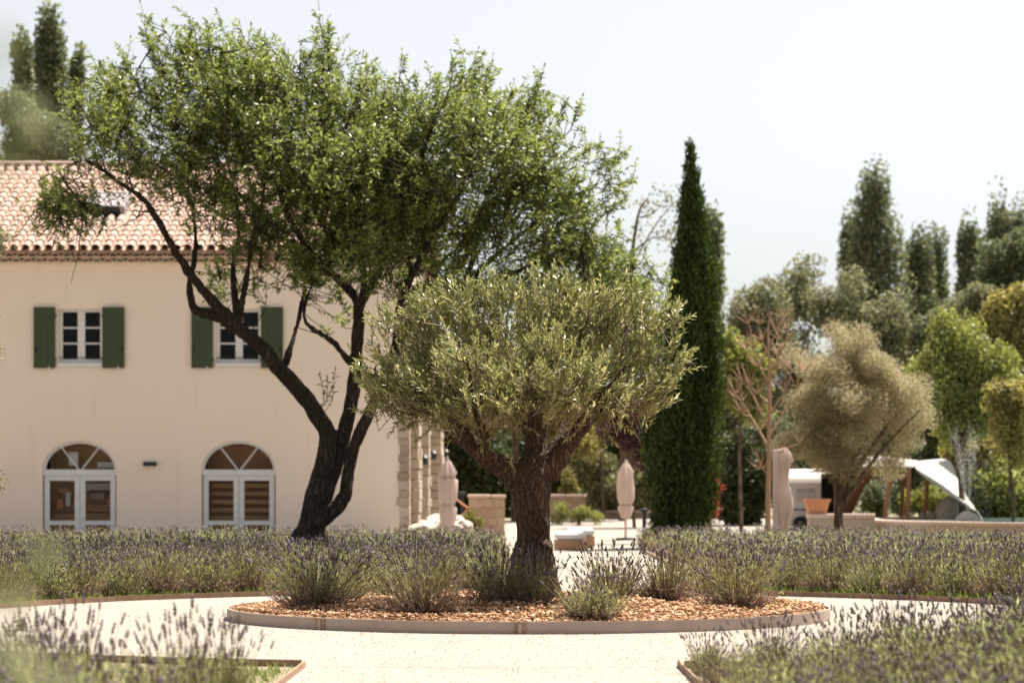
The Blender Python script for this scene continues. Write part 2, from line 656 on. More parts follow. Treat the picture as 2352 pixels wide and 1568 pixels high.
def ring_sheet():
    n = 160
    V, Fc = [], []
    for i in range(n):
        a = 2 * math.pi * i / n
        for r in (2.2, 3.2, 4.2, Rout(a)):
            V.append((RC.x + r * math.cos(a), RC.y + r * math.sin(a), 0.0062))
    for i in range(n):
        for k in range(3):
            a, b = i * 4 + k, ((i + 1) % n) * 4 + k
            Fc.append((a, a + 1, b + 1, b))
    tag(MB().add(V, Fc).build('gravel_path', M['gravel']), kind='structure')


ring_sheet()


def strip_sheet(name, left, right, z, m):
    """left/right: lists of (x, y)"""
    V, Fc = [], []
    for (a, b) in zip(left, right):
        V += [(a[0], a[1], gz(a[1]) + z), (b[0], b[1], gz(b[1]) + z)]
    for i in range(len(left) - 1):
        Fc.append((2 * i, 2 * i + 1, 2 * i + 3, 2 * i + 2))
    return tag(MB().add(V, Fc).build(name, m), kind='structure')


strip_sheet('gravel_path', [(-1.25, -6), (-1.24, 8), (-1.2, 15.2)], [(1.0, -6), (0.98, 8), (0.97, 15.2)], 0.005, M['gravel'])
strip_sheet('gravel_path', [(0.0, 24.0), (0.1, 30), (0.1, 40)], [(2.15, 24.0), (2.2, 30), (2.3, 40)], 0.005, M['gravel'])
strip_sheet('terrace', [(0.1, 39.0), (-0.3, 46.5), (-1.5, 48), (-1.9, 56), (-1.9, 72)], [(2.3, 39.0), (3.0, 50), (9, 50.5), (9, 56), (9, 72)], 0.010, M['gravel'])
strip_sheet('terrace', [(-13.5, 43.4), (-13.5, 50.2)], [(-0.25, 43.4), (-0.25, 50.2)], 0.014, M['gravel'])  # unseen gravel strip added to bounce sunlight onto the facade
strip_sheet('gravel_path', [(-12, 16.6), (-4.2, 16.6)], [(-12, 21.1), (-4.2, 21.1)], 0.005, M['gravel'])
strip_sheet('gravel_path', [(4.4, 17.2), (12, 17.2)], [(4.4, 22.0), (12, 22.0)], 0.005, M['gravel'])


def scatter_pebbles():
    pts = []
    while len(pts) < 12000:
        y = 11 + 11 * random.random() ** 1.3
        x = random.uniform(-4.5, 4.5)
        r = math.hypot(x - RC.x, y - RC.y)
        a = math.atan2(y - RC.y, x - RC.x)
        on = (RR + 0.05 < r < Rout(a) - 0.05) or (-1.15 < x < 0.92 and y < 15)
        if on:
            pts.append((x, y, 0.012))
    p = np.array(pts)
    n = len(p)
    s = rng.uniform(0.002, 0.0042, (n, 1)) * np.where(rng.random((n, 1)) < 0.004, 1.8, 1.0)
    oc = np.array([[1, 0, 0], [0, 1, 0], [-1, 0, 0], [0, -1, 0], [0, 0, 0.8], [0, 0, -0.6]])
    V = (p[:, None, :] + s[:, None, :] * (oc[None] + rng.normal(0, 0.25, (n, 6, 3)))).reshape(-1, 3)
    f = np.array([[0, 1, 4], [1, 2, 4], [2, 3, 4], [3, 0, 4], [1, 0, 5], [2, 1, 5], [3, 2, 5], [0, 3, 5]])
    Fc = (np.arange(n)[:, None, None] * 6 + f[None]).reshape(-1, 3)
    o = link('gravel', npmesh('gravel', V, Fc, M['pebble'], np.repeat(rng.random(n), 8)))
    tag(o, 'loose pale pebbles lying on the gravel path', 'gravel', kind='stuff')


scatter_pebbles()


# ------------------------------------------------------------------ steel edgings
def strip_wall(mb, pts, z0, z1, th=0.012):
    V, Fc = [], []
    n = len(pts)
    for i, p in enumerate(pts):
        a = pts[max(0, i - 1)]
        b = pts[min(n - 1, i + 1)]
        d = Vector((b[0] - a[0], b[1] - a[1])).normalized()
        nx, ny = -d.y * th / 2, d.x * th / 2
        zw = z1(i) if callable(z1) else z1
        V += [(p[0] + nx, p[1] + ny, z0), (p[0] - nx, p[1] - ny, z0), (p[0] - nx, p[1] - ny, zw), (p[0] + nx, p[1] + ny, zw)]
    for i in range(n - 1):
        o = i * 4
        for k in range(4):
            Fc.append((o + k, o + (k + 1) % 4, o + 4 + (k + 1) % 4, o + 4 + k))
    Fc += [(0, 1, 2, 3), (n * 4 - 4, n * 4 - 1, n * 4 - 2, n * 4 - 3)]
    mb.add(V, Fc)
    return mb


def ring_pt(a, r=RR):
    return (RC.x + r * math.cos(a), RC.y + r * math.sin(a))


def px_angle(x):
    # bearing on the ring's front half for a survey position x
    best, ba = 1e9, 0
    for k in range(720):
        a = math.pi + math.pi * k / 720
        p = ring_pt(a)
        xx = CX + F * p[0] / p[1]
        if abs(xx - x) < best:
            best, ba = abs(xx - x), a
    return ba


def make_ring():
    root = empty('round_bed_edging', RC, 'round rusty steel edging around the mulch bed of the olive tree', 'edging')
    a1, a2, a3 = px_angle(738), px_angle(1195), 2 * math.pi + math.radians(100)
    cuts = [a1, a2, a3, a1 + 2 * math.pi]
    for i in range(3):
        A, B = cuts[i], cuts[i + 1]
        k = max(6, int((B - A) / 0.05))
        pts = [ring_pt(A + (B - A) * j / k) for j in range(k + 1)]
        me = strip_wall(MB(), pts, -0.03, 0.096).mesh('edging_panel', M['steel'])
        link('edging_panel', me, root)
    for a in (a1, a2, a3):
        k = 4
        for s, mt, w0, w1 in ((0, 'rust', -0.045, 0.045), (1, 'steel', -0.018, 0.012)):
            pts = [ring_pt(a + (w0 + (w1 - w0) * j / k) / RR, RR + 0.010 + 0.008 * s) for j in range(k + 1)]
            link('joint_plate', strip_wall(MB(), pts, -0.02, 0.094 - 0.01 * s, 0.006).mesh('joint_plate', M[mt]), root)


make_ring()


def edging(pts, label, h=0.055):
    o = strip_wall(MB(), pts, -0.02, h).build('steel_edging', M['rust'])
    tag(o, label, 'edging', 'steel edgings of the lavender beds')


def arc(a0, a1, off=0.0, n=40):
    return [ring_pt(a0 + (a1 - a0) * i / n, Rout(a0 + (a1 - a0) * i / n) + off) for i in range(n + 1)]


edging([(-12, 21.15), (-6, 21.15), (-4.9, 21.25)] + arc(math.radians(162), math.radians(92)) + [(0.0, 26), (0.1, 30), (0.1, 42)], 'rusty steel strip along the lavender field in front of the house')
edging([(2.3, 42), (2.2, 30), (2.15, 26)] + arc(math.radians(65), math.radians(26)) + [(5.2, 22.0), (12, 22.0)], 'rusty steel strip along the lavender field before the pool')
edging([(-1.25, -4), (-1.24, 8), (-1.205, 14.05)], 'rusty steel strip on the left side of the path nearest the camera', 0.042)
edging(arc(math.radians(256.5), math.radians(215)), 'curved rusty steel strip at the back of the lower left lavender bed', 0.042)
edging([(1.0, -4), (0.98, 8), (0.97, 14.1)], 'rusty steel strip on the right side of the path nearest the camera', 0.042)
edging(arc(math.radians(278.5), math.radians(330)), 'curved rusty steel strip at the back of the lower right lavender bed', 0.042)


# ------------------------------------------------------------------ mulch bed
def mulch():
    n = 72
    V = [(RC.x, RC.y, 0.13)]
    Fc = []
    rs = [0.6, 1.2, 1.8, 2.43]
    for r in rs:
        for i in range(n):
            a = 2 * math.pi * i / n
            z = 0.085 + 0.05 * (1 - (r / 2.43) ** 2)
            V.append((RC.x + r * math.cos(a), RC.y + r * math.sin(a), z))
    for i in range(n):
        Fc.append((0, 1 + i, 1 + (i + 1) % n))
    for k in range(3):
        for i in range(n):
            a, b = 1 + k * n + i, 1 + k * n + (i + 1) % n
            Fc.append((a, a + n, b + n, b))
    tag(MB().add(V, Fc).build('mulch_bed', M['mulch']), kind='structure')
    N_ = 15000
    r = 2.40 * np.sqrt(rng.random(N_))
    a = rng.uniform(0, 2 * math.pi, N_)
    z = 0.088 + 0.05 * (1 - (r / 2.43) ** 2) + rng.uniform(0, 0.022, N_) + 0.015 * np.sin(r * 9 + 3 * a)
    p = np.stack([RC.x + r * np.cos(a), RC.y + r * np.sin(a), z], 1)
    d = rand_dirs(N_)
    d[:, 2] *= 0.35
    d = unit(d)
    up = rand_dirs(N_, 2.0)
    s = unit(np.cross(d, up))
    u = np.cross(s, d)
    L = rng.uniform(0.010, 0.028, N_)[:, None]
    W = rng.uniform(0.005, 0.012, N_)[:, None]
    H = rng.uniform(0.0015, 0.004, N_)[:, None]
    vs = []
    for sx, sy, sz in ((-1, -1, -1), (1, -0.6, -1), (1, 0.7, -1), (-1, 1, -1), (-1, -1, 1), (1, -0.6, 1), (1, 0.7, 1), (-1, 1, 1)):
        vs.append(p + d * L * sx + s * W * sy + u * H * sz)
    V = np.stack(vs, 1).reshape(-1, 3)
    f = np.array([[0, 3, 2, 1], [4, 5, 6, 7], [0, 1, 5, 4], [1, 2, 6, 5], [2, 3, 7, 6], [3, 0, 4, 7]])
    Fc = (np.arange(N_)[:, None, None] * 8 + f[None]).reshape(-1, 4)
    o = link('wood_chips', npmesh('wood_chips', V, Fc, M['chip'], np.repeat(rng.random(N_), 6)))
    tag(o, 'orange brown wood chip mulch covering the round bed', 'mulch', kind='stuff')


mulch()

def litter():
    n = 150
    a = rng.uniform(math.pi * 1.02, math.pi * 1.98, n)
    r = RR + 0.03 + np.abs(rng.normal(0, 0.5, n))
    p = np.stack([RC.x + r * np.cos(a), RC.y + r * np.sin(a), np.full(n, 0.012)], 1)
    d = rand_dirs(n)
    d[:, 2] *= 0.15
    V, Fc = kites(p, d, rand_dirs(n, 3.0), rng.uniform(0.015, 0.05, n), rng.uniform(0.006, 0.014, n), 0.5, 0.2)
    tag(link('leaf_litter', npmesh('leaf_litter', V, Fc, M['chip'], rng.random(n) * 0.6)), 'stray dry leaves and chips on the gravel around the round bed', 'litter', kind='stuff')


litter()

# ------------------------------------------------------------------ house
HY = 50.0
HS = F / HY           # pixels per metre on the facade
HX0, HX1 = -14.0, (940 - CX) / HS
WTOP = 1 + (HZ - 600) / HS


def hx(x):
    return (x - CX) / HS


def hz(y):
    return 1 + (HZ - y) / HS


house = empty('house', (-8, HY, 0), 'two storey beige house with pink tile roof and green shutters', 'house')


def arch_loop(cx, y_bottom_z, half, spring, rise, n=20):
    pts = [(cx - half, y_bottom_z), (cx + half, y_bottom_z)]
    for i in range(n + 1):
        a = math.pi * i / n
        pts.append((cx + half * math.cos(a), spring + rise * math.sin(a)))
    return pts


WIN = [(hx(134), hx(236)), (hx(496), hx(600))]
WZ0, WZ1 = hz(843), hz(709)
DOORS = [hx(182.5), hx(548)]
DH, DSP, DRISE = 85 / HS, hz(1080), 68 / HS
loops = []
for a, b in WIN:
    loops.append([(a, WZ0), (b, WZ0), (b, WZ1), (a, WZ1)])
for c in DOORS:
    loops.append(arch_loop(c, 0.02, DH, DSP, DRISE))


def facade():
    b = bmesh.new()
    outer = [(HX0, -0.05), (HX1, -0.05), (HX1, WTOP), (HX0, WTOP)]
    edges = []
    for lp in [outer] + loops:
        vs = [b.verts.new((x, HY, z)) for x, z in lp]
        for i in range(len(vs)):
            edges.append(b.edges.new((vs[i], vs[(i + 1) % len(vs)])))
    bmesh.ops.triangle_fill(b, use_beauty=True, use_dissolve=False, edges=edges, normal=(0, -1, 0))
    # reveals
    for lp in loops:
        va = [b.verts.new((x, HY, z)) for x, z in lp]
        vb = [b.verts.new((x, HY + 0.30, z)) for x, z in lp]
        for i in range(len(lp)):
            j = (i + 1) % len(lp)
            b.faces.new((va[i], va[j], vb[j], vb[i]))
    me = bpy.data.meshes.new('front_wall')
    bmesh.ops.recalc_face_normals(b, faces=list(b.faces))
    b.to_mesh(me)
    b.free()
    me.materials.append(M['stucco'])
    link('front_wall', me, house)
    YB = 60.4
    mb = MB()
    # gable end (right), back, left, as one shell with the ridge
    RY, RZ = 55.2, WTOP + 2.15
    mb.add([(HX1 - 0.02, HY + 0.01, -0.05), (HX1 - 0.02, YB, -0.05), (HX1 - 0.02, YB, WTOP), (HX1 - 0.02, RY, RZ), (HX1 - 0.02, HY + 0.01, WTOP)], [(0, 1, 2, 3, 4)])
    mb.add([(HX0, HY + 0.01, -0.05), (HX0, YB, -0.05), (HX0, YB, WTOP), (HX0, RY, RZ), (HX0, HY + 0.01, WTOP)], [(4, 3, 2, 1, 0)])
    mb.add([(HX0, YB, -0.05), (HX1 - 0.02, YB, -0.05), (HX1 - 0.02, YB, WTOP), (HX0, YB, WTOP)], [(3, 2, 1, 0)])
    mb.build('gable_wall', M['stone_side'], house)
    MB().box(HX0 + 4, HX1 - 0.35, YB + 0.02, 69, -0.05, 4.4).build('rear_wing', M['stone_side'], house)
    # rooms behind the openings
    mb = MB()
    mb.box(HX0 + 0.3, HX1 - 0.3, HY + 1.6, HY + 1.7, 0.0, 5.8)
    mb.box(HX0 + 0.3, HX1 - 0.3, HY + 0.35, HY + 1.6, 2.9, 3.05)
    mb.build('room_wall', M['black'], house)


facade()


def windows():
    for (a, b) in WIN:
        w_ = empty('window', ((a + b) / 2, HY, WZ0), None, None)
        w_.parent = house
        w_.location = Vector(((a + b) / 2, HY, WZ0)) - house.location
        y0, y1 = HY + 0.10, HY + 0.16
        fr = MB()
        t = 0.07
        fr.box(a, a + t, y0, y1, WZ0 + 0.10, WZ1)
        fr.box(b - t, b, y0, y1, WZ0 + 0.10, WZ1)
        fr.box(a + t, b - t, y0, y1, WZ1 - 0.06, WZ1)
        fr.box(a + t, b - t, y0, y1, WZ0 + 0.10, WZ0 + 0.17)
        m = (a + b) / 2
        fr.box(m - 0.075, m + 0.075, y0 - 0.01, y1 - 0.012, WZ0 + 0.172, WZ1 - 0.062)
        fr.build('window_frame', M['white'], w_)
        MB().box(a - 0.02, b + 0.02, HY - 0.05, HY + 0.2, WZ0 + 0.003, WZ0 + 0.09).build('sill', M['white'], w_, bevel=0.01)
        hh = (WZ1 - 0.06 - (WZ0 + 0.17)) / 3
        for s0, s1 in ((a + t, m - 0.075), (m + 0.075, b - t)):
            for k in range(3):
                z0 = WZ0 + 0.17 + hh * k
                MB().box(s0 + 0.003, s1 - 0.003, y0 + 0.025, y0 + 0.032, z0 + 0.016, z0 + hh - 0.016).build('pane', M['glass'], w_)
                if k:
                    MB().box(s0, s1, y0 + 0.008, y1 - 0.006, z0 - 0.016, z0 + 0.016).build('glazing_bar', M['white'], w_)
        # guard rail
        MB().tube([(a + 0.002, HY + 0.03, WZ0 + 0.2), (b - 0.002, HY + 0.03, WZ0 + 0.2)], 0.008, 6).build('guard_rail', M['dark'], w_)
        # lintel edge
        for sgn, x0, x1 in ((-1, a - 0.50, a - 0.055), (1, b + 0.0, b + 0.455)):
            sh = empty('shutter', (0, 0, 0), None, None)
            sh.parent = house
            sh.location = Vector(((x0 + x1) / 2, HY, WZ0)) - house.location
            pw = (x1 - x0) / 3
            for k in range(3):
                MB().box(x0 + pw * k + 0.0012, x0 + pw * (k + 1) - 0.0012, HY - 0.075, HY - 0.04, WZ0 - 0.02, WZ1 + 0.03).build('plank', M['shutter'], sh)
            MB().box(x0 + 0.004, x1 - 0.004, HY - 0.042, HY - 0.025, WZ0 + 0.1, WZ0 + 0.2).build('batten', M['shutter'], sh)
            MB().box(x0 + 0.004, x1 - 0.004, HY - 0.042, HY - 0.025, WZ1 - 0.2, WZ1 - 0.1).build('batten', M['shutter'], sh)
            hxp = x1 if sgn < 0 else x0
            for zz in (WZ0 + 0.15, WZ1 - 0.15):
                MB().box(hxp - 0.025, hxp + 0.025, HY - 0.085, HY - 0.01, zz - 0.015, zz + 0.015).build('hinge', M['dark'], sh)
            lx = x0 + 0.05 if sgn < 0 else x1 - 0.05
            MB().box(lx - 0.016, lx + 0.016, HY - 0.10, HY - 0.07, WZ0 + 0.30, WZ0 + 0.42).build('latch', M['dark'], sh)
            MB().box(x0 + 0.31, x0 + 0.34, HY - 0.09, HY - 0.02, WZ0 - 0.05, WZ0 + 0.01).build('catch', M['white'], sh)


windows()


def arched_doors():
    for di, c in enumerate(DOORS):
        d_ = empty('arched_door', (0, 0, 0), None, None)
        d_.parent = house
        d_.location = Vector((c, HY, 0)) - house.location
        y0, y1 = HY + 0.06, HY + 0.13
        n = 24
        mb = MB()
        V, Fc = [], []
        for i in range(n + 1):
            a = math.pi * i / n
            for (s, yy) in ((1.0, y0), (0.93, y0), (0.93, y1), (1.0, y1)):
                V.append((c + DH * s * math.cos(a), yy, DSP + (DRISE - (1 - s) * DH) * math.sin(a)))
        for i in range(n):
            for k in range(4):
                Fc.append((i * 4 + k, i * 4 + (k + 1) % 4, i * 4 + 4 + (k + 1) % 4, i * 4 + 4 + k))
        mb.add(V, Fc).build('arch_frame', M['white'], d_)
        MB().box(c - DH + 0.003, c + DH - 0.003, y0 - 0.01, y1, DSP - 0.10, DSP + 0.02).build('transom', M['white'], d_)
        for sg in (-1, 1):
            a = math.radians(90 - sg * 32)
            p0 = Vector((c + sg * 0.03, (y0 + y1) / 2, DSP + 0.02))
            p1 = Vector((c + (DH - 0.05) * math.cos(a), (y0 + y1) / 2, DSP + (DRISE - 0.06) * math.sin(a)))
            MB().tube([p0, p1], 0.018, 4).build('fan_bar', M['white'], d_)
        # fan glass
        V = [(c, y0 + 0.03, DSP)] + [(c + (DH - 0.04) * math.cos(math.pi * i / n), y0 + 0.03, DSP + (DRISE - 0.05) * math.sin(math.pi * i / n)) for i in range(n + 1)]
        MB().add(V, [(0, i + 1, i + 2) for i in range(n)]).build('fan_pane', M['glass'], d_)
        zt = DSP - 0.10
        for sg in (-1, 1):
            x0, x1 = (c - DH + 0.03, c - 0.004) if sg < 0 else (c + 0.004, c + DH - 0.03)
            st = 0.105
            mb = MB()
            mb.box(x0, x0 + st, y0 + 0.005, y1 - 0.005, 0.04, zt - 0.004)
            mb.box(x1 - st, x1, y0 + 0.005, y1 - 0.005, 0.04, zt - 0.004)
            g1, g0 = hz(1103), hz(1195)
            mb.box(x0 + st, x1 - st, y0 + 0.007, y1 - 0.007, g1, zt - 0.006)
            mb.box(x0 + st, x1 - st, y0 + 0.007, y1 - 0.007, g0 - 0.09, g0)
            mb.box(x0 + st, x1 - st, y0 + 0.007, y1 - 0.007, 0.042, 0.16)
            mb.build('door_leaf', M['white'], d_)
            MB().box(x0 + st + 0.002, x1 - st - 0.002, y0 + 0.03, y0 + 0.037, g0 + 0.002, g1 - 0.002).build('pane', M['glass'], d_)
            MB().box(x0 + st + 0.002, x1 - st - 0.002, y0 + 0.03, y0 + 0.037, 0.162, g0 - 0.092).build('pane', M['glass'], d_)
        MB().box(c + 0.02, c + 0.12, y0 - 0.05, y0 - 0.03, hz(1190), hz(1190) + 0.02).box(c + 0.02, c + 0.04, y0 - 0.03, y0 + 0.006, hz(1190), hz(1190) + 0.02).build('handle', M['white'], d_)
        # boards and boxes added inside to stand in for reflections in the panes
        if di == 1:
            for k in range(8):
                MB().box(c - 0.62, c + 0.62, HY + 0.55, HY + 0.60, 0.15 + 0.17 * k, 0.24 + 0.17 * k).build('reflection_slat', M['slat'], d_)
            MB().box(c - 0.76, c + 0.76, HY + 0.75, HY + 0.80, 0.1, 2.4).build('back_panel', M['brownroom'], d_)
        else:
            for k in range(5):
                MB().box(c - 0.66, c + 0.66, HY + 0.55, HY + 0.62, 0.1 + 0.19 * k, 0.26 + 0.19 * k).build('reflection_board', M['brownroom'], d_)
            MB().box(c - 0.76, c + 0.76, HY + 0.85, HY + 0.90, 0.1, 2.4).build('back_panel', M['slat'], d_)
            MB().box(c - 0.05, c + 0.55, HY + 0.62, HY + 0.7, 1.12, 1.26).build('reflection_box', M['whitefab'], d_)
            for (bx_, bz_, bw, bh, mm) in ((-0.55, 0.72, 0.14, 0.22, 'terracotta'), (-0.36, 0.78, 0.10, 0.30, 'whitefab'), (-0.22, 0.70, 0.12, 0.16, 'pink_render'), (-0.50, 1.05, 0.2, 0.12, 'tanwood'), (0.15, 0.92, 0.3, 0.14, 'pink_render'), (0.50, 0.75, 0.12, 0.2, 'terracotta'), (-0.3, 1.62, 0.2, 0.3, 'whitefab'), (0.3, 1.58, 0.35, 0.12, 'whitefab')):
                MB().box(c + bx_, c + bx_ + bw, HY + 0.40, HY + 0.48, bz_, bz_ + bh).build('reflection_item', M[mm], d_, bevel=0.01)


arched_doors()


# roof --------------------------------------------------------------
EY, EZ = HY - 0.42, hz(578) + 0.02
RIDGE_Y = 55.2
SL = (1 + (HZ - 384) * RIDGE_Y / F - EZ) / (RIDGE_Y - EY)
RIDGE_Z = EZ + SL * (RIDGE_Y - EY)
ANG = math.atan(SL)


def roof():
    rf = empty('roof', (0, 0, 0), None, None)
    rf.parent = house
    rf.location = Vector((-8, EY, EZ)) - house.location
    x0, x1 = -13.9, HX1 + 0.35
    back_y = RIDGE_Y + (RIDGE_Y - EY)
    mb = MB()
    V = [(x0, EY + 0.03, EZ - 0.03), (x1, EY + 0.03, EZ - 0.03), (x1, RIDGE_Y, RIDGE_Z - 0.04), (x0, RIDGE_Y, RIDGE_Z - 0.04), (x0, back_y, EZ), (x1, back_y, EZ),
         (x0, EY + 0.03, EZ - 0.09), (x1, EY + 0.03, EZ - 0.09), (x1, RIDGE_Y, RIDGE_Z - 0.10), (x0, RIDGE_Y, RIDGE_Z - 0.10)]
    mb.add(V, [(0, 1, 2, 3), (3, 2, 5, 4), (6, 9, 8, 7), (0, 6, 7, 1), (1, 7, 8, 2), (0, 3, 9, 6)])
    mb.build('roof_deck', M['tile_under'], rf)
    pitch, exp_, ln = 0.238, 0.352, 0.44

    def half(r0, r1, ln, seg=6, th=0.014, up=1):
        V, Fc = [], []
        for y, r in ((0.0, r0), (ln, r1)):
            for rr in (r, r - th):
                for i in range(seg + 1):
                    a = math.pi * i / seg
                    V.append((rr * math.cos(a), y, up * rr * math.sin(a) * 0.92))
        n = seg + 1
        for i in range(seg):
            Fc.append((i, i + 1, 2 * n + i + 1, 2 * n + i))
            Fc.append((n + i + 1, n + i, 3 * n + i, 3 * n + i + 1))
            Fc.append((i + 1, i, n + i, n + i + 1))
        return V, Fc
    V, Fc = half(0.092, 0.074, ln)
    proto = MB().add(V, Fc).mesh('roof_tile', M['tile'], smooth=False)
    Vc, Fcc = half(0.075, 0.088, ln, up=-1)
    cov, chan = MB(), MB()
    rows = int((RIDGE_Y - EY) / math.cos(ANG) / exp_)
    cols = int((x1 - x0) / pitch)
    R = Matrix.Rotation(ANG, 4, 'X')
    cnt = 0
    sk = (-9.15, -8.28, 2.30, 3.45)          # skylight span: x0,x1,distance up the slope
    for c in range(cols):
        x = x0 + 0.12 + pitch * c
        for r in range(rows + 1):
            s = r * exp_ - 0.02
            if sk[0] - 0.05 < x < sk[1] + 0.05 and sk[2] - 0.25 < s < sk[3] - 0.05:
                continue
            p = Vector((x + random.uniform(-0.006, 0.006), EY + s * math.cos(ANG), EZ + s * math.sin(ANG) + 0.018))
            xs_l = CX + F * p.x / p.y
            T = Matrix.Translation(p) @ Matrix.Rotation(ANG - 0.035 + random.uniform(-0.008, 0.008), 4, 'X') @ Matrix.Rotation(random.uniform(-0.02, 0.02), 4, 'Z')
            if -25 < xs_l < 425 and cnt < 300:
                o = bpy.data.objects.new('roof_tile', proto)
                COL.objects.link(o)
                o.parent = rf
                o.matrix_basis = Matrix.Translation(-Vector((-8, EY, EZ))) @ T
                cnt += 1
            else:
                cov.add([T @ Vector(v) for v in V], Fc)
            q = p + Vector((pitch / 2, 0, -0.005))
            T = Matrix.Translation(q) @ Matrix.Rotation(ANG - 0.03, 4, 'X') @ Matrix.Translation((0, -0.03, 0.02))
            chan.add([T @ Vector(v) for v in Vc], [f[::-1] for f in Fcc])
    tag(cov.build('cover_tiles', M['tile'], rf), kind='stuff')
    tag(chan.build('channel_tiles', M['tile_under'], rf), kind='stuff')
    # ridge tiles
    Vr, Fr = half(0.12, 0.105, 0.46)
    pr = MB().add(Vr, Fr).mesh('ridge_tile', M['tile'])
    k = 0
    x = x0
    while x < x1 - 0.3:
        o = bpy.data.objects.new('ridge_tile', pr)
        COL.objects.link(o)
        o.parent = rf
        o.matrix_basis = Matrix.Translation(-Vector((-8, EY, EZ)) + Vector((x, RIDGE_Y, RIDGE_Z + 0.03))) @ Matrix.Rotation(-math.pi / 2, 4, 'Z') @ Matrix.Rotation(0.03, 4, 'X')
        x += 0.4
    # two rows of eave tiles (genoise)
    Ve, Fe = half(0.105, 0.105, 0.30, seg=6, th=0.02)
    pe = MB().add(Ve, Fe).mesh('eave_tile', M['eave'])
    for row in range(2):
        zc = WTOP - 0.02 + 0.10 * row
        yo = HY - 0.13 - 0.12 * row
        MB().box(x0, HX1 + 0.02 + 0.05 * row, yo + 0.012, HY + 0.02 - 0.002 * row, zc - 0.022, zc - 0.002).build('eave_course', M['mortar'], rf)
        MB().box(x0, HX1 + 0.02 + 0.05 * row, yo + 0.22, HY + 0.02 - 0.002 * row, zc - 0.002, zc + 0.079).build('eave_backing', M['mortar'], rf)
        x = x0 + 0.1 + 0.119 * row
        while x < HX1:
            if x > -12.2:
                o = bpy.data.objects.new('eave_tile', pe)
                COL.objects.link(o)
                o.parent = rf
                o.location = Vector((x, yo, zc - 0.004)) - Vector((-8, EY, EZ))
                o.scale = (1.0, 1, 0.82)
            x += 0.238
    # skylight
    sl_ = empty('skylight', (0, 0, 0), None, None)
    sl_.parent = house

    def on(x, s, h):
        return Vector((x, EY + s * math.cos(ANG) - h * math.sin(ANG), EZ + s * math.sin(ANG) + h * math.cos(ANG)))
    sl_.location = on(sk[0], sk[2], 0) - house.location
    a, b, s0, s1 = sk

    def slab(a, b, s0, s1, h0, h1):
        V = [on(a, s0, h0), on(b, s0, h0), on(b, s1, h0), on(a, s1, h0), on(a, s0, h1), on(b, s0, h1), on(b, s1, h1), on(a, s1, h1)]
        return MB().add(V, [(0, 3, 2, 1), (4, 5, 6, 7), (0, 1, 5, 4), (1, 2, 6, 5), (2, 3, 7, 6), (3, 0, 4, 7)])
    m_fr = plain('skylight_frame', (0.34, 0.31, 0.31), 0.4)
    m_gl = plain('skylight_blind', (0.36, 0.30, 0.31), 0.25, 0.6)
    slab(a, a + 0.09, s0, s1, 0.0, 0.21).build('skylight_frame', m_fr, sl_)
    slab(b - 0.09, b, s0, s1, 0.0, 0.21).build('skylight_frame', m_fr, sl_)
    slab(a + 0.09, b - 0.09, s0, s0 + 0.09, 0.0, 0.208).build('skylight_frame', M['dark'], sl_)
    slab(a + 0.09, b - 0.09, s1 - 0.09, s1, 0.0, 0.208).build('skylight_frame', m_fr, sl_)
    slab(a + 0.09, b - 0.09, s0 + 0.09, s1 - 0.09, 0.1, 0.19).build('skylight_pane', m_gl, sl_)


roof()


def side_stones():
    # quoins on the front corner
    z = 0.0
    k = 0
    while z < WTOP - 0.25:
        h = random.uniform(0.13, 0.24)
        wq = random.uniform(0.18, 0.26)
        MB().box(HX1 - wq, HX1 + 0.012, HY - 0.03 - random.uniform(0, 0.015), HY + 0.35, z, z + h - 0.012).build('quoin', M['quoin'], house, bevel=0.012)
        z += h
        k += 1
    # three stone piers along the sunny gable side
    for (ya, yb, pr, top) in ((51.2, 52.6, 0.16, 5.2), (55.2, 56.8, 0.22, 5.0), (60.5, 63.0, 0.36, 4.3)):
        z = 0.0
        while z < top:
            h = random.uniform(0.18, 0.30)
            ym = random.uniform(ya + 0.4, yb - 0.4)
            for (c, d) in ((ya, ym), (ym, yb)):
                q = pr + random.uniform(-0.02, 0.02)
                MB().box(HX1 - 0.05, HX1 + q, c + 0.006, d - 0.006, z, z + h - 0.012).build('pier_stone', M['stone_side'], house, bevel=0.015)
            z += h


side_stones()


def lamp_box(loc, size, label):
    root = empty('wall_lamp', loc, label, 'lamp', 'wall lamps of the house')
    x, y, z = loc
    sx, sz, dp = size
    MB().box(x - sx / 2, x + sx / 2, y - dp, y - 0.01, z - sz / 2, z + sz / 2).build('lamp_housing', M['dark'], root, bevel=0.008)
    MB().box(x - sx / 3, x + sx / 3, y - 0.02, y + 0.002, z - sz / 3, z + sz / 3).build('mount_plate', M['dark'], root)
    MB().box(x - sx / 2 + 0.02, x + sx / 2 - 0.02, y - dp + 0.02, y - 0.03, z - sz / 2 - 0.006, z - sz / 2 + 0.001).build('diffuser', M['white'], root)


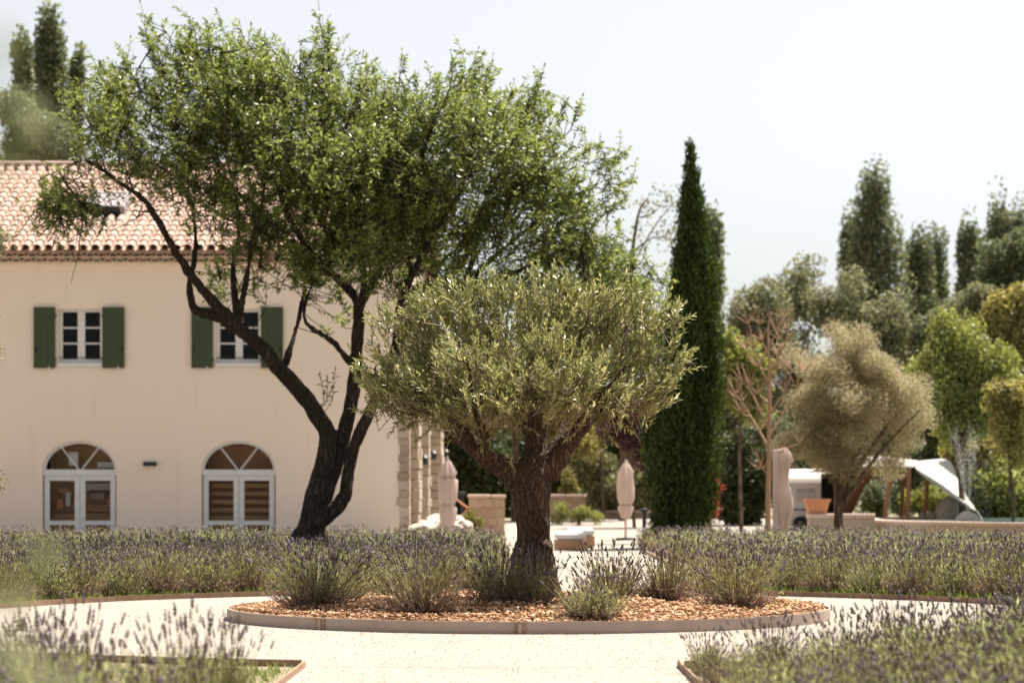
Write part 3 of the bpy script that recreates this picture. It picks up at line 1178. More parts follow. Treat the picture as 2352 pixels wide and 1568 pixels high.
lamp_box((hx(345), HY, hz(1065)), (0.27, 0.085, 0.11), 'flat dark wall lamp between the two arched doors')
for (yy, zz, o, lb) in ((52.9, 1 + (HZ - 1056) * 52.9 / F, 0.10, 'small dark lantern on the sunlit stone side, nearest the house corner'), (57.0, 1 + (HZ - 1045) * 57 / F, 0.16, 'small dark lantern on the sunlit stone side, middle one'), (63.3, 1 + (HZ - 1041) * 63.3 / F, 0.28, 'small dark lantern at the far edge of the sunlit stone side')):
    root = empty('wall_lantern', (HX1 + o, yy, zz), lb, 'lamp', 'lanterns on the stone side of the house')
    MB().box(HX1 - 0.03, HX1 + o + 0.12, yy - 0.03, yy + 0.03, zz + 0.06, zz + 0.09).build('bracket', M['dark'], root)
    MB().lathe([(0.0, 0.13), (0.09, 0.05), (0.075, 0.04), (0.06, -0.10), (0.0, -0.11)], (HX1 + o + 0.12, yy, zz), 8).build('lantern_body', M['dark'], root)


# ------------------------------------------------------------------ foliage generators
def blob_points(blobs, n, shell=0.55):
    """blobs: (x, y, rx, ry, Y, depth radius, weight) in survey units -> points in the crown volume"""
    wts = np.array([b[2] * b[3] * b[6] for b in blobs], float)
    wts /= wts.sum()
    idx = rng.choice(len(blobs), n, p=wts)
    B = np.array(blobs, float)[idx]
    d = unit(rng.normal(size=(n, 3)))
    r = rng.random(n) ** shell
    x = B[:, 0] + B[:, 2] * d[:, 0] * r
    y = B[:, 1] + B[:, 3] * d[:, 2] * r
    dep = B[:, 4] + B[:, 5] * d[:, 1] * r
    s = dep * 0 + B[:, 4]
    X = (x - CX) * s / F
    Z = CH - (y - HZ) * s / F
    return np.stack([X, dep, Z], 1), d


def clumped(blobs, n_c, per, sig, shell=0.5):
    c, _ = blob_points(blobs, n_c, shell)
    k = rng.poisson(per, n_c) + 2
    p = np.repeat(c, k, 0)
    sc = np.repeat(rng.uniform(0.6, 1.3, n_c), k)[:, None]
    return p + rng.normal(0, sig, p.shape) * sc * np.array([1, 1, 0.9])


class Skeleton:
    def __init__(s):
        s.pos, s.rad, s.dir = [], [], []
        s.lines = []

    def line(s, arr):
        """arr (k,4)"""
        s.lines.append(arr)
        d = unit(np.gradient(arr[:, :3], axis=0))
        s.pos.append(arr[:, :3])
        s.rad.append(arr[:, 3])
        s.dir.append(d)

    def arrays(s):
        return np.concatenate(s.pos), np.concatenate(s.rad), np.concatenate(s.dir)

    def grow(s, targets, r_tip, r_frac=0.6, r_max=1.0, lift=0.15, step=0.12, base=None, bias=0.25):
        P_, R_, D_ = s.arrays()
        base = np.asarray(base if base is not None else P_[0])
        order = np.argsort(np.linalg.norm(targets - P_.mean(0), axis=1))
        for t in targets[order]:
            d = np.linalg.norm(P_ - t, axis=1)
            back = np.linalg.norm(P_ - base, axis=1)
            cost = d + bias * back
            i = int(np.argmin(cost))
            a = P_[i]
            L = d[i]
            if L < 0.06:
                continue
            mid = a + D_[i] * L * 0.35 + (t - a) * 0.30 + np.array([0, 0, lift * L]) + rng.normal(0, 0.06 * L, 3)
            k = max(3, int(L / step))
            u = np.linspace(0, 1, k)[:, None]
            pts = (1 - u) ** 2 * a + 2 * u * (1 - u) * mid + u * u * t
            pts[1:-1] += rng.normal(0, 0.015 * L, (k - 2, 3))
            r0 = min(R_[i] * r_frac, r_max, 0.03 * L + r_tip)
            rr = r0 + (r_tip - r0) * u[:, 0]
            arr = np.concatenate([pts, rr[:, None]], 1)
            s.line(arr)
            P_ = np.concatenate([P_, pts[1:]])
            R_ = np.concatenate([R_, rr[1:]])
            D_ = np.concatenate([D_, unit(np.gradient(pts, axis=0))[1:]])

    def mesh(s, name, m, skip=0, sides=5):
        mb = MB()
        for arr in s.lines[skip:]:
            mb.tube(arr[:, :3], arr[:, 3], 8 if arr[0, 3] > 0.04 else sides)
        return mb.mesh(name, m, smooth=True)


def leaf_twigs(A, B, per, L, W, ang, m, name, sag=0.0, rspread=0.25, droop=0.0):
    """leafy twigs from A to B, leaves in pairs along the outer part; returns (leaf mesh, twig mesh data)"""
    n = len(A)
    t = np.linspace(0.12, 1.0, per)[None, :] + rng.uniform(-0.03, 0.03, (n, per))
    t = np.clip(t, 0.05, 1.0)
    ax = unit(B - A)
    Lt = np.linalg.norm(B - A, axis=1)
    mid = (A + B) / 2 + rng.normal(0, 0.06, (n, 3)) * Lt[:, None]
    mid[:, 2] -= sag * Lt
    u = t[..., None]
    pos = (1 - u) ** 2 * A[:, None] + 2 * u * (1 - u) * mid[:, None] + u * u * B[:, None]
    tan = unit(2 * (1 - u) * (mid - A)[:, None] + 2 * u * (B - mid)[:, None])
    ph = rng.uniform(0, 2 * math.pi, (n, 1)) + np.arange(per)[None, :] * math.pi + (np.arange(per)[None, :] // 2) * (math.pi / 2) + rng.normal(0, 0.35, (n, per))
    ref = np.where(np.abs(tan[..., 2:3]) > 0.9, np.array([1.0, 0, 0]), np.array([0, 0, 1.0]))
    s1 = unit(np.cross(tan, ref))
    s2 = np.cross(tan, s1)
    rad = np.cos(ph)[..., None] * s1 + np.sin(ph)[..., None] * s2
    an = ang + rng.normal(0, rspread, (n, per))
    an = np.where(t > 0.97, an * 0.3, an)
    d = np.cos(an)[..., None] * tan + np.sin(an)[..., None] * rad
    d[..., 2] -= droop * rng.uniform(0.2, 1.2, d.shape[:2])
    d = unit(d)
    nr = np.cross(d, np.cross(tan, rad)) + rng.normal(0, 0.5, d.shape)
    nn = n * per
    Ls = L * rng.uniform(0.65, 1.2, nn) * np.broadcast_to(np.where(t > 0.85, 0.8, 1.0), (n, per)).ravel()
    Ws = W * rng.uniform(0.75, 1.2, nn)
    V, Fc = kites(pos.reshape(-1, 3), d.reshape(-1, 3), nr.reshape(-1, 3), Ls, Ws)
    tw = np.repeat(rng.random(n), per)
    r = np.clip(0.45 * tw + 0.55 * rng.random(nn), 0, 1)
    return V, Fc, r, (A, mid, B)


def twig_sticks(A, mid, B, r0, r1):
    a = prisms(A, mid, r0, (r0 + r1) / 2)
    b = prisms(mid, B, (r0 + r1) / 2, r1)
    return cat_np([(a[0], a[1], np.zeros(len(a[1]))), (b[0], b[1], np.zeros(len(b[1])))])


def merged_trunk(name, lines, m, voxel, ridge=0.0, knots=(), seed=1):
    """fuse overlapping limbs to one skin, then give it ridges and knots"""
    mb = MB()
    for arr in lines:
        mb.tube(arr[:, :3], arr[:, 3], 14)
    for (c, r) in knots:
        mb.lathe([(0.001, -r)] + [(r * math.cos(a), r * math.sin(a)) for a in np.linspace(-1.3, 1.3, 7)] + [(0.001, r)], c, 10)
    me = mb.mesh(name, m)
    tmp = bpy.data.objects.new('tmp', me)
    COL.objects.link(tmp)
    md = tmp.modifiers.new('r', 'REMESH')
    md.mode = 'VOXEL'
    md.voxel_size = voxel
    sm = tmp.modifiers.new('s', 'SMOOTH')
    sm.factor = 0.5
    sm.iterations = 5
    dg = bpy.context.evaluated_depsgraph_get()
    out = bpy.data.meshes.new_from_object(tmp.evaluated_get(dg))
    bpy.data.objects.remove(tmp)
    n = len(out.vertices)
    co = np.empty(n * 3, np.float32)
    no = np.empty(n * 3, np.float32)
    out.vertices.foreach_get('co', co)
    out.vertex_normals.foreach_get('vector', no)
    co, no = co.reshape(-1, 3), no.reshape(-1, 3)
    if ridge > 0:
        dsp = np.array([noise.noise((c[0] * 9 + seed, c[1] * 9, c[2] * 1.6)) * 1.0 + 0.6 * noise.noise((c[0] * 22, c[1] * 22 + seed, c[2] * 4.5)) + 0.35 * noise.noise((c[0] * 45, c[1] * 45 + seed, c[2] * 14)) for c in co.tolist()])
        co = co + no * (dsp * ridge)[:, None]
        out.vertices.foreach_set('co', co.ravel().astype(np.float32))
    out.polygons.foreach_set('use_smooth', np.ones(len(out.polygons), dtype=bool))
    out.materials.clear()
    out.materials.append(m)
    out.update()
    out.name = name
    return out


# ------------------------------------------------------------------ the olive tree in the round bed
def olive_tree():
    Y = 19.85
    S = F / Y

    def q(x, y, dy, r):
        p = P(x, y, Y)
        return (p.x, Y + dy, p.z, r / S)
    base = P(1222, 1400, Y)
    root = empty('olive_tree', (base.x, Y, 0.1), 'gnarled olive tree with grey green crown in the round mulch bed', 'olive tree')
    limbs = [
        [q(1222, 1420, 0, 56), q(1222, 1370, 0, 42), q(1223, 1300, 0, 39), q(1224, 1220, 0, 39), q(1221, 1150, 0, 42), q(1222, 1095, 0, 48), q(1226, 1060, 0, 34), q(1230, 1030, 0, 12)],
        [q(1202, 1110, -0.02, 33), q(1165, 1080, -0.04, 26), q(1125, 1053, -0.08, 23), q(1085, 1020, -0.1, 22), q(1045, 985, -0.12, 21), q(1005, 945, -0.15, 18), q(965, 905, -0.15, 17), q(930, 882, -0.1, 9)],
        [q(1226, 1085, 0.03, 40), q(1231, 1030, 0.05, 27), q(1236, 975, 0.05, 24), q(1240, 925, 0.03, 22), q(1243, 868, 0.0, 21)],
        [q(1252, 1090, 0, 35), q(1276, 1050, -0.02, 27), q(1308, 1010, -0.02, 22), q(1340, 975, 0.0, 18), q(1372, 940, 0.05, 12), q(1420, 900, 0.1, 7)],
        [q(1225, 1060, 0.12, 20), q(1215, 1000, 0.35, 13), q(1180, 930, 0.6, 9), q(1150, 860, 0.8, 6)],
        [q(1250, 1075, 0.15, 18), q(1290, 990, 0.4, 11), q(1330, 900, 0.7, 8), q(1370, 840, 0.9, 5)],
        [q(1130, 1054, -0.12, 12), q(1110, 990, -0.35, 8), q(1090, 920, -0.6, 6), q(1080, 850, -0.8, 4)],
        [q(1320, 1000, -0.05, 12), q(1345, 950, -0.35, 8), q(1390, 900, -0.6, 6), q(1430, 850, -0.8, 4)],
    ]
    lines = [smooth_line(l, 0.05) for l in limbs]
    # root flares
    for a in np.linspace(0.3, 6.0, 6):
        lines.append(smooth_line([(base.x + 0.10 * math.cos(a), Y + 0.10 * math.sin(a), 0.62, 0.06), (base.x + 0.14 * math.cos(a), Y + 0.14 * math.sin(a), 0.35, 0.075), (base.x + 0.24 * math.cos(a), Y + 0.24 * math.sin(a), 0.08, 0.06)], 0.05))
    kn = [(tuple(P(1248, 1208, Y - 0.12)), 0.055), (tuple(P(1195, 1120, Y - 0.14)), 0.05), (tuple(P(1106, 1058, Y - 0.1)), 0.05), (tuple(P(1290, 1060, Y - 0.05)), 0.06), (tuple(P(1256, 1258, Y - 0.1)), 0.06)]
    tm = merged_trunk('trunk', lines, M['bark_olive'], 0.013, 0.017, kn, 3)
    link('trunk', tm, root)
    sk = Skeleton()
    for l in lines[:8]:
        sk.line(l[3:])
    for ex_ in ([q(1420, 900, 0.1, 6), q(1500, 862, 0.1, 5), q(1560, 842, 0.05, 4), q(1600, 835, 0.0, 2)], [q(930, 882, -0.1, 7), q(880, 868, -0.1, 5), q(835, 858, -0.1, 2)], [q(1005, 945, -0.15, 6), q(960, 955, -0.2, 4), q(915, 945, -0.25, 2)], [q(1372, 940, 0.05, 6), q(1420, 945, -0.1, 4), q(1460, 940, -0.15, 2)]):
        sk.line(smooth_line(ex_, 0.05))
    bl = []

    def b(x, y, rx, ry, w=1.0, dy=0.0, dr=None):
        bl.append((x, y, rx, ry, Y + dy, (dr if dr else rx / S * 1.15), w))
    b(860, 850, 50, 40, 0.8, -0.2); b(1590, 830, 50, 35, 0.9); b(870, 720, 40, 45, 0.8); b(1000, 660, 60, 50, 0.8); b(1110, 655, 60, 50, 0.8); b(1225, 650, 60, 50, 0.8); b(1340, 665, 60, 45, 0.8); b(1440, 670, 50, 50, 0.8); b(1540, 720, 40, 45, 0.7); b(1040, 800, 60, 50, 0.6, -0.9); b(980, 935, 55, 35, 0.9, -0.5); b(1085, 930, 60, 40, 0.8, -0.7); b(1170, 925, 50, 38, 0.7, -0.8); b(1295, 915, 50, 38, 0.7, -0.7); b(1385, 930, 55, 35, 0.8, -0.5); b(900, 925, 40, 30, 0.6, -0.3); b(1450, 925, 45, 28, 0.6, -0.2)
    b(905, 860, 75, 55, 0.9, -0.2); b(885, 905, 45, 30, 0.5, -0.3); b(950, 930, 55, 30, 0.5, -0.3)
    b(935, 765, 75, 70, 0.9); b(1010, 720, 85, 80, 1.0); b(1010, 860, 100, 80, 1.0, -0.3); b(1000, 830, 90, 80, 0.8, 0.6)
    b(1110, 715, 95, 85, 1.0); b(1130, 850, 110, 85, 0.9, -0.6); b(1130, 800, 110, 100, 0.8, 0.7)
    b(1225, 710, 95, 85, 1.0); b(1240, 830, 110, 85, 0.9, -0.7); b(1240, 800, 110, 90, 0.8, 0.8)
    b(1330, 725, 95, 85, 1.0); b(1350, 850, 110, 80, 1.0, -0.5); b(1340, 800, 110, 90, 0.8, 0.8)
    b(1430, 740, 85, 80, 1.0); b(1450, 850, 100, 75, 1.0, -0.2); b(1510, 745, 50, 60, 0.9)
    b(1540, 830, 70, 50, 1.0); b(1480, 885, 70, 35, 0.6); b(1390, 915, 60, 30, 0.5, -0.3); b(1110, 940, 60, 35, 0.6, -0.5); b(1060, 950, 50, 40, 0.6, 0.3)
    b(1020, 915, 80, 35, 0.7, -0.6); b(1130, 890, 90, 45, 0.7, -0.8); b(1330, 900, 90, 40, 0.7, -0.8); b(1200, 850, 70, 45, 0.5, -0.9); b(1420, 905, 60, 30, 0.6, -0.5)
    t1, _ = blob_points(bl, 90, 0.8)
    sk.grow(t1, 0.007, 0.5, 0.022, lift=0.12, base=np.array(base))
    t2, _ = blob_points(bl, 420, 0.6)
    sk.grow(t2, 0.003, 0.6, 0.009, lift=0.10, base=np.array(base))
    br = sk.mesh('branches', M['bark_olive'], skip=8, sides=5)
    tag(link('branches', br, root), kind='stuff')
    # leafy shoots, rising and spreading
    tips = clumped(bl, 285, 4.4, 0.07, 0.42)
    P_, R_, D_ = sk.arrays()
    c0 = np.array([base.x, Y, 1.55])
    out = unit(tips - c0)
    ax = unit(out * 0.75 + np.array([0, 0, 0.55]) + rng.normal(0, 0.35, tips.shape))
    droop = tips[:, 2] < 1.75
    ax[droop, 2] -= 0.35
    ax = unit(ax)
    ln = rng.uniform(0.16, 0.34, len(tips))[:, None]
    A = tips - ax * ln
    ex = []
    for (x, y, l) in ((1030, 612, 90), (1012, 640, 70), (1120, 612, 90), (1105, 650, 60), (1225, 605, 80), (1205, 650, 60), (1325, 650, 70), (1345, 665, 60), (1290, 655, 70), (1440, 625, 105), (1455, 670, 60), (960, 640, 80), (945, 700, 50), (880, 690, 60), (870, 745, 50), (1545, 690, 60), (1555, 700, 40), (1585, 830, 60), (1625, 838, 90), (1600, 800, 60), (808, 840, 60), (825, 870, 50), (815, 940, 60), (1510, 672, 60), (1390, 660, 60), (1170, 650, 60), (1075, 640, 60), (1250, 640, 60)):
        dy = random.uniform(-0.4, 0.5)
        tip = np.array(P(x, y, Y)) + [0, dy, 0]
        dr = unit(np.array([(x - 1220) / 900.0, 0, 1.0 if y < 780 else 0.25]))
        if x > 1580:
            dr = unit(np.array([1, 0, 0.25]))
        if x < 830:
            dr = unit(np.array([-1, 0, 0.3]))
        ex.append((tip - dr * l / S, tip))
    # hanging sprays
    for (x, y, x1, y1) in ((945, 960, 955, 1022), (1000, 975, 960, 1010), (930, 950, 895, 1000), (1410, 960, 1450, 990), (1380, 970, 1415, 1020), (1480, 900, 1505, 930), (960, 960, 925, 985), (870, 920, 835, 945), (1010, 930, 985, 985), (1330, 985, 1300, 1010), (1120, 1000, 1105, 1030), (1140, 1045, 1120, 1010), (1095, 1020, 1105, 985), (1185, 1085, 1165, 1045), (1268, 1205, 1276, 1180)):
        ex.append((np.array(P(x, y, Y - 0.25)), np.array(P(x1, y1, Y - 0.3))))
    EA = np.array([e[0] for e in ex])
    EB = np.array([e[1] for e in ex])
    A = np.concatenate([A, EA])
    B = np.concatenate([tips, EB])
    # short links back to the wood
    idx = np.empty(len(A), int)
    for i in range(len(A)):
        d = np.linalg.norm(P_ - A[i], axis=1)
        idx[i] = int(np.argmin(d))
    V, Fc, r, tw = leaf_twigs(A, B, 18, 0.064, 0.0175, 0.62, M['olive_leaf'], 'crown')
    V, Fc, r = V, Fc, r
    cr = link('crown', npmesh('crown', V, Fc, M['olive_leaf'], r), root)
    tag(cr, kind='stuff')
    sV, sF, sr = twig_sticks(*tw, 0.0034, 0.0016)
    lV, lF = prisms(P_[idx], A, 0.0045, 0.0034)
    aV, aF, ar = cat_np([(sV, sF, sr), (lV, lF, np.zeros(len(lF)))])
    tag(link('twigs', npmesh('twigs', aV, aF, M['olive_twig']), root), kind='stuff')


olive_tree()


# ------------------------------------------------------------------ the almond tree before the house
def almond_tree():
    Y = 34.0
    S = F / Y

    def q(x, y, dy, r):
        p = P(x, y, Y)
        return (p.x, Y + dy, p.z, r / S)
    base = P(712, 1300, Y)
    root = empty('almond_tree', (base.x, Y, 0), 'tall leaning almond tree with forked dark trunk and green crown before the house', 'tree')
    limbs = [
        [q(712, 1310, 0, 50), q(716, 1220, 0, 34), q(732, 1130, 0, 28), q(748, 1060, 0, 24), q(754, 1000, 0, 21), q(730, 955, 0, 20), q(690, 900, 0, 20), q(645, 850, -0.1, 19), q(600, 795, -0.2, 18), q(547, 752, -0.25, 18)],
        [q(548, 752, -0.25, 18), q(500, 728, -0.3, 14), q(455, 715, -0.35, 12), q(441, 656, -0.3, 10), q(448, 610, -0.2, 9), q(451, 550, -0.1, 8), q(440, 470, 0.0, 7), q(400, 390, 0, 5)],
        [q(548, 748, -0.25, 18), q(500, 700, -0.5, 14), q(460, 650, -0.6, 13), q(425, 600, -0.7, 12), q(394, 543, -0.8, 11), q(355, 480, -0.9, 9), q(300, 440, -1.0, 7), q(230, 395, -1.1, 5), q(170, 420, -1.2, 3)],
        [q(549, 742, -0.2, 12), q(536, 660, 0.1, 9), q(530, 590, 0.3, 8), q(540, 510, 0.5, 7), q(520, 400, 0.7, 5), q(480, 280, 0.9, 4)],
        [q(552, 738, -0.2, 11), q(578, 630, -0.5, 8), q(592, 570, -0.8, 7), q(620, 480, -1.0, 6), q(640, 350, -1.2, 4)],
        [q(655, 835, 0, 10), q(672, 760, 0.4, 7), q(684, 690, 0.6, 6), q(690, 600, 0.8, 5), q(670, 480, 1.0, 4)],
        [q(738, 1150, 0.05, 22), q(768, 1070, 0.08, 18), q(788, 1000, 0.1, 17), q(804, 930, 0.15, 17), q(812, 870, 0.2, 17), q(818, 790, 0.2, 16), q(822, 720, 0.2, 16), q(815, 680, 0.2, 14), q(760, 625, 0.0, 11), q(700, 560, -0.3, 9), q(650, 450, -0.5, 7), q(640, 300, -0.6, 5), q(700, 160, -0.6, 3)],
        [q(820, 720, 0.2, 14), q(832, 650, 0.4, 11), q(820, 560, 0.6, 9), q(790, 440, 0.8, 7), q(760, 300, 0.9, 5), q(740, 150, 1.0, 3)],
        [q(820, 705, 0.2, 13), q(860, 650, -0.2, 11), q(905, 560, -0.6, 9), q(950, 440, -1.0, 7), q(1000, 320, -1.2, 5), q(1060, 200, -1.3, 3)],
        [q(722, 1200, -0.12, 26), q(765, 1172, -0.12, 19), q(794, 1140, -0.1, 16), q(800, 1090, -0.1, 14), q(812, 1035, -0.1, 14), q(834, 980, -0.1, 14), q(858, 925, 0.0, 14), q(880, 870, 0.2, 17), q(905, 800, 0.4, 15), q(940, 730, 0.6, 14), q(1000, 690, 0.8, 12), q(1060, 640, 1.0, 10), q(1100, 520, 1.2, 8), q(1150, 400, 1.4, 6), q(1190, 270, 1.5, 4)],
        [q(905, 800, 0.4, 13), q(920, 700, 0.0, 11), q(960, 620, -0.5, 9), q(1010, 540, -0.9, 7), q(1080, 440, -1.2, 5)],
        [q(1000, 690, 0.8, 10), q(1100, 660, 0.6, 9), q(1180, 620, 0.5, 8), q(1250, 592, 0.4, 7), q(1330, 590, 0.4, 5), q(1420, 610, 0.4, 3)],
        [q(1060, 640, 1.0, 8), q(1180, 540, 0.7, 7), q(1290, 460, 0.4, 5), q(1390, 410, 0.2, 3)],
        [q(800, 832, 0.2, 9), q(770, 790, 0.1, 8), q(735, 765, 0.0, 7), q(703, 742, 0.0, 7), q(700, 700, 0.0, 6), q(720, 640, 0.1, 5)],
    ]
    lines = [smooth_line(l, 0.09) for l in limbs]
    for l in lines:
        up = np.clip((l[:, 2] - 2.2) / 2.0, 0, 1)
        l[:, 3] *= 1 - 0.22 * up
    for a in np.linspace(0, 5.4, 6):
        lines.append(smooth_line([(base.x + 0.1 * math.cos(a), Y + 0.1 * math.sin(a), 0.5, 0.14), (base.x + 0.22 * math.cos(a), Y + 0.22 * math.sin(a), 0.2, 0.13), (base.x + 0.4 * math.cos(a), Y + 0.4 * math.sin(a), -0.03, 0.1)], 0.1))
    tm = merged_trunk('trunk', lines, M['bark_almond'], 0.022, 0.02, (), 5)
    link('trunk', tm, root)
    sk = Skeleton()
    for l in lines[:14]:
        sk.line(l[4:])
    bl = []

    def b(x, y, rx, ry, w=1.0, dy=0.0):
        bl.append((x, y, rx, ry, Y + dy, 0.75 + rx / S * 0.8, w))
    b(240, 230, 70, 80, 1.0, -0.8); b(250, 330, 75, 70, 0.9, -0.8); b(155, 445, 65, 45, 0.75, -1.1); b(140, 470, 55, 35, 0.6, -1.2); b(320, 385, 40, 40, 0.7, -0.9)
    b(370, 200, 65, 100, 1.0, -0.3); b(430, 130, 75, 70, 0.9, 0.3); b(440, 260, 100, 90, 0.9, -0.3); b(540, 150, 80, 70, 0.9, 0.6); b(560, 260, 110, 100, 1.0, 0.4)
    b(640, 180, 70, 90, 1.0, -0.5); b(740, 170, 60, 80, 0.9, 0.5); b(400, 350, 80, 70, 0.8, -0.4); b(500, 400, 90, 80, 0.8, 0.4); b(650, 330, 120, 110, 1.0, -0.8)
    b(790, 260, 90, 90, 1.1, 0.6); b(880, 220, 80, 70, 1.1, 0); b(960, 260, 90, 80, 1.1, -0.8); b(1090, 220, 70, 75, 1.1, 0.5); b(1080, 320, 110, 90, 1.2, -0.9)
    b(1200, 270, 80, 75, 1.1, 0.8); b(1190, 390, 120, 90, 1.2, 0.2); b(1290, 330, 60, 70, 1.0, 0.6); b(1300, 450, 80, 70, 1.1, 0.3); b(1395, 390, 50, 50, 0.9, 0.2); b(1390, 470, 45, 40, 0.7, 0.2)
    b(740, 400, 110, 90, 1.2, 0.2); b(860, 380, 130, 110, 1.2, -0.9); b(830, 500, 120, 90, 1.2, 0.6); b(970, 420, 110, 100, 1.2, -1.1); b(980, 540, 120, 80, 1.2, 0.4); b(1110, 520, 120, 80, 1.2, 0.6)
    b(1220, 560, 100, 60, 1.0, 0.4); b(1340, 560, 80, 50, 1.2, 0.4); b(1420, 610, 65, 40, 1.1, 0.4); b(1300, 640, 80, 40, 1.0, 0.6); b(1400, 670, 60, 30, 0.8, 0.6); b(1470, 620, 40, 25, 0.6, 0.3)
    b(620, 520, 90, 70, 0.9, -0.4); b(700, 600, 80, 70, 0.8, 0.3); b(900, 620, 90, 50, 0.9, -0.5); b(1060, 630, 90, 45, 0.9, 0.7); b(1180, 650, 90, 45, 0.7, 0.8); b(560, 480, 60, 60, 0.6, 0.5)
    b(470, 470, 60, 60, 0.45, -0.2); b(490, 600, 70, 50, 0.25, -0.3); b(590, 640, 70, 50, 0.25, 0); b(680, 690, 60, 45, 0.3, 0.4); b(760, 700, 50, 35, 0.3, 0); b(330, 500, 40, 40, 0.3, -0.9)
    b(930, 680, 60, 35, 0.6, 0.3); b(1020, 690, 60, 35, 0.6, 0.6); b(870, 560, 80, 60, 0.9, -0.9); b(110, 455, 40, 45, 0.6, -1.2); b(150, 495, 50, 30, 0.5, -1.1); b(150, 400, 40, 40, 0.6, -1.0)
    t1, _ = blob_points(bl, 230, 0.7)
    sk.grow(t1, 0.012, 0.5, 0.035, lift=0.15, step=0.2, base=np.array(base), bias=0.3)
    t2, _ = blob_points(bl, 900, 0.55)
    sk.grow(t2, 0.006, 0.6, 0.015, lift=0.12, step=0.2, base=np.array(base))
    tips = clumped(bl, 540, 9.8, 0.21, 0.5)
    c0 = np.array(P(780, 620, Y))
    out = unit(tips - c0)
    ax = unit(out * 0.55 + np.array([0, 0, 0.48]) + rng.normal(0, 0.45, tips.shape))
    ln = rng.uniform(0.25, 0.5, len(tips))[:, None]
    A, B = tips - ax * ln, tips.copy()
    ex = []
    for (x, y, l) in ((325, 12, 150), (335, 60, 120), (350, 100, 100), (408, 60, 90), (470, 45, 110), (452, 60, 80), (560, 72, 90), (600, 62, 100), (590, 90, 80), (655, 100, 90), (690, 105, 90), (735, 6, 170), (742, 40, 130), (728, 70, 110), (760, 60, 90), (860, 130, 80), (925, 125, 90), (1050, 140, 80), (1098, 112, 100), (1130, 130, 90), (1110, 150, 80), (1250, 155, 100), (1240, 190, 80), (1300, 215, 70), (1335, 235, 80), (1445, 335, 80), (1430, 350, 70), (1380, 325, 70), (1010, 165, 70), (830, 110, 90), (205, 130, 90), (300, 140, 80), (240, 145, 70), (270, 150, 60), (1450, 400, 60), (1440, 450, 60), (520, 90, 80), (1180, 190, 70), (960, 160, 80)):
        for rep in range(1):
            dy = random.uniform(-0.6, 0.6)
            tip = np.array(P(x + random.uniform(-5, 5) * rep, y + random.uniform(0, 25) * rep, Y)) + [0, dy, 0]
            dr = unit(np.array([(x - 800) / 1500.0 + random.uniform(-0.1, 0.1), 0, 1.0]))
            if x > 1370:
                dr = unit(np.array([0.9, 0, 0.6]))
            ex.append((tip - dr * l / S, tip))
            for u in (0.35, 0.6, 0.8):
                m_ = tip - dr * l / S * u
                ex.append((m_, m_ + unit(dr + rng.normal(0, 0.5, 3)) * random.uniform(0.12, 0.24)))
    sk.grow(np.array([e[0] for e in ex[::4]]), 0.004, 0.6, 0.012, lift=0.2, step=0.15, base=np.array(base))
    tag(link('branches', sk.mesh('branches', M['bark_almond'], skip=14, sides=4), root), kind='stuff')
    for (x, y, x1, y1) in ((745, 930, 735, 860), (748, 920, 770, 850), (750, 925, 752, 870), (750, 940, 765, 890), (110, 470, 78, 460), (150, 480, 105, 525), (180, 490, 150, 530), (120, 480, 85, 475), (250, 500, 225, 540), (215, 480, 195, 545)):
        ex.append((np.array(P(x, y, Y - 1.1 if x < 400 else Y)), np.array(P(x1, y1, Y - 1.15 if x < 400 else Y - 0.1))))
    A = np.concatenate([A, np.array([e[0] for e in ex])])
    B = np.concatenate([B, np.array([e[1] for e in ex])])
    P_, R_, D_ = sk.arrays()
    idx = np.array([int(np.argmin(((P_ - a) ** 2).sum(1))) for a in A])
    V, Fc, r, tw = leaf_twigs(A, B, 20, 0.090, 0.029, 0.8, M['almond_leaf'], 'crown', rspread=0.35, droop=0.65)
    tag(link('crown', npmesh('crown', V, Fc, M['almond_leaf'], r), root), kind='stuff')
    sV, sF, sr = twig_sticks(*tw, 0.005, 0.0025)
    lV, lF = prisms(P_[idx], A, 0.008, 0.005)
    aV, aF, ar = cat_np([(sV, sF, sr), (lV, lF, np.zeros(len(lF)))])
    tag(link('twigs', npmesh('twigs', aV, aF, M['bark_almond']), root), kind='stuff')
    # one bare dead twig hanging over the eaves
    pts = [Vector(q(172, 421, -1.2, 1)[:3]), P(186, 470, Y - 1.15), P(190, 510, Y - 1.1), P(183, 545, Y - 1.12), P(180, 590, Y - 1.1), P(170, 620, Y - 1.1), P(163, 650, Y - 1.1)]
    MB().tube(pts, [0.012, 0.010, 0.009, 0.008, 0.007, 0.005, 0.003], 5).build('dead_twig', M['bark_almond'], root)


almond_tree()


# ------------------------------------------------------------------ background trees
def clump_leaves(centers, radii, per, L, W, up=0.6, aspect=1.0, vertical=0.0):
    n = len(centers)
    c = np.repeat(centers, per, 0)
    rr = np.repeat(np.broadcast_to(radii, (n,)), per)
    d = rng.normal(size=(n * per, 3))
    d /= np.maximum(1.0, np.linalg.norm(d, axis=1))[:, None]
    p = c + d * rr[:, None] * np.array([1, 1, aspect])
    dr = unit(rng.normal(size=p.shape) + np.array([0, 0, vertical]))
    nr = rand_dirs(len(p), up)
    V, Fc = kites(p, dr, nr, L * rng.uniform(0.6, 1.3, len(p)), W * rng.uniform(0.6, 1.3, len(p)))
    r = np.clip(0.5 * np.repeat(rng.random(n), per) + 0.5 * rng.random(n * per), 0, 1)
    return V, Fc, r


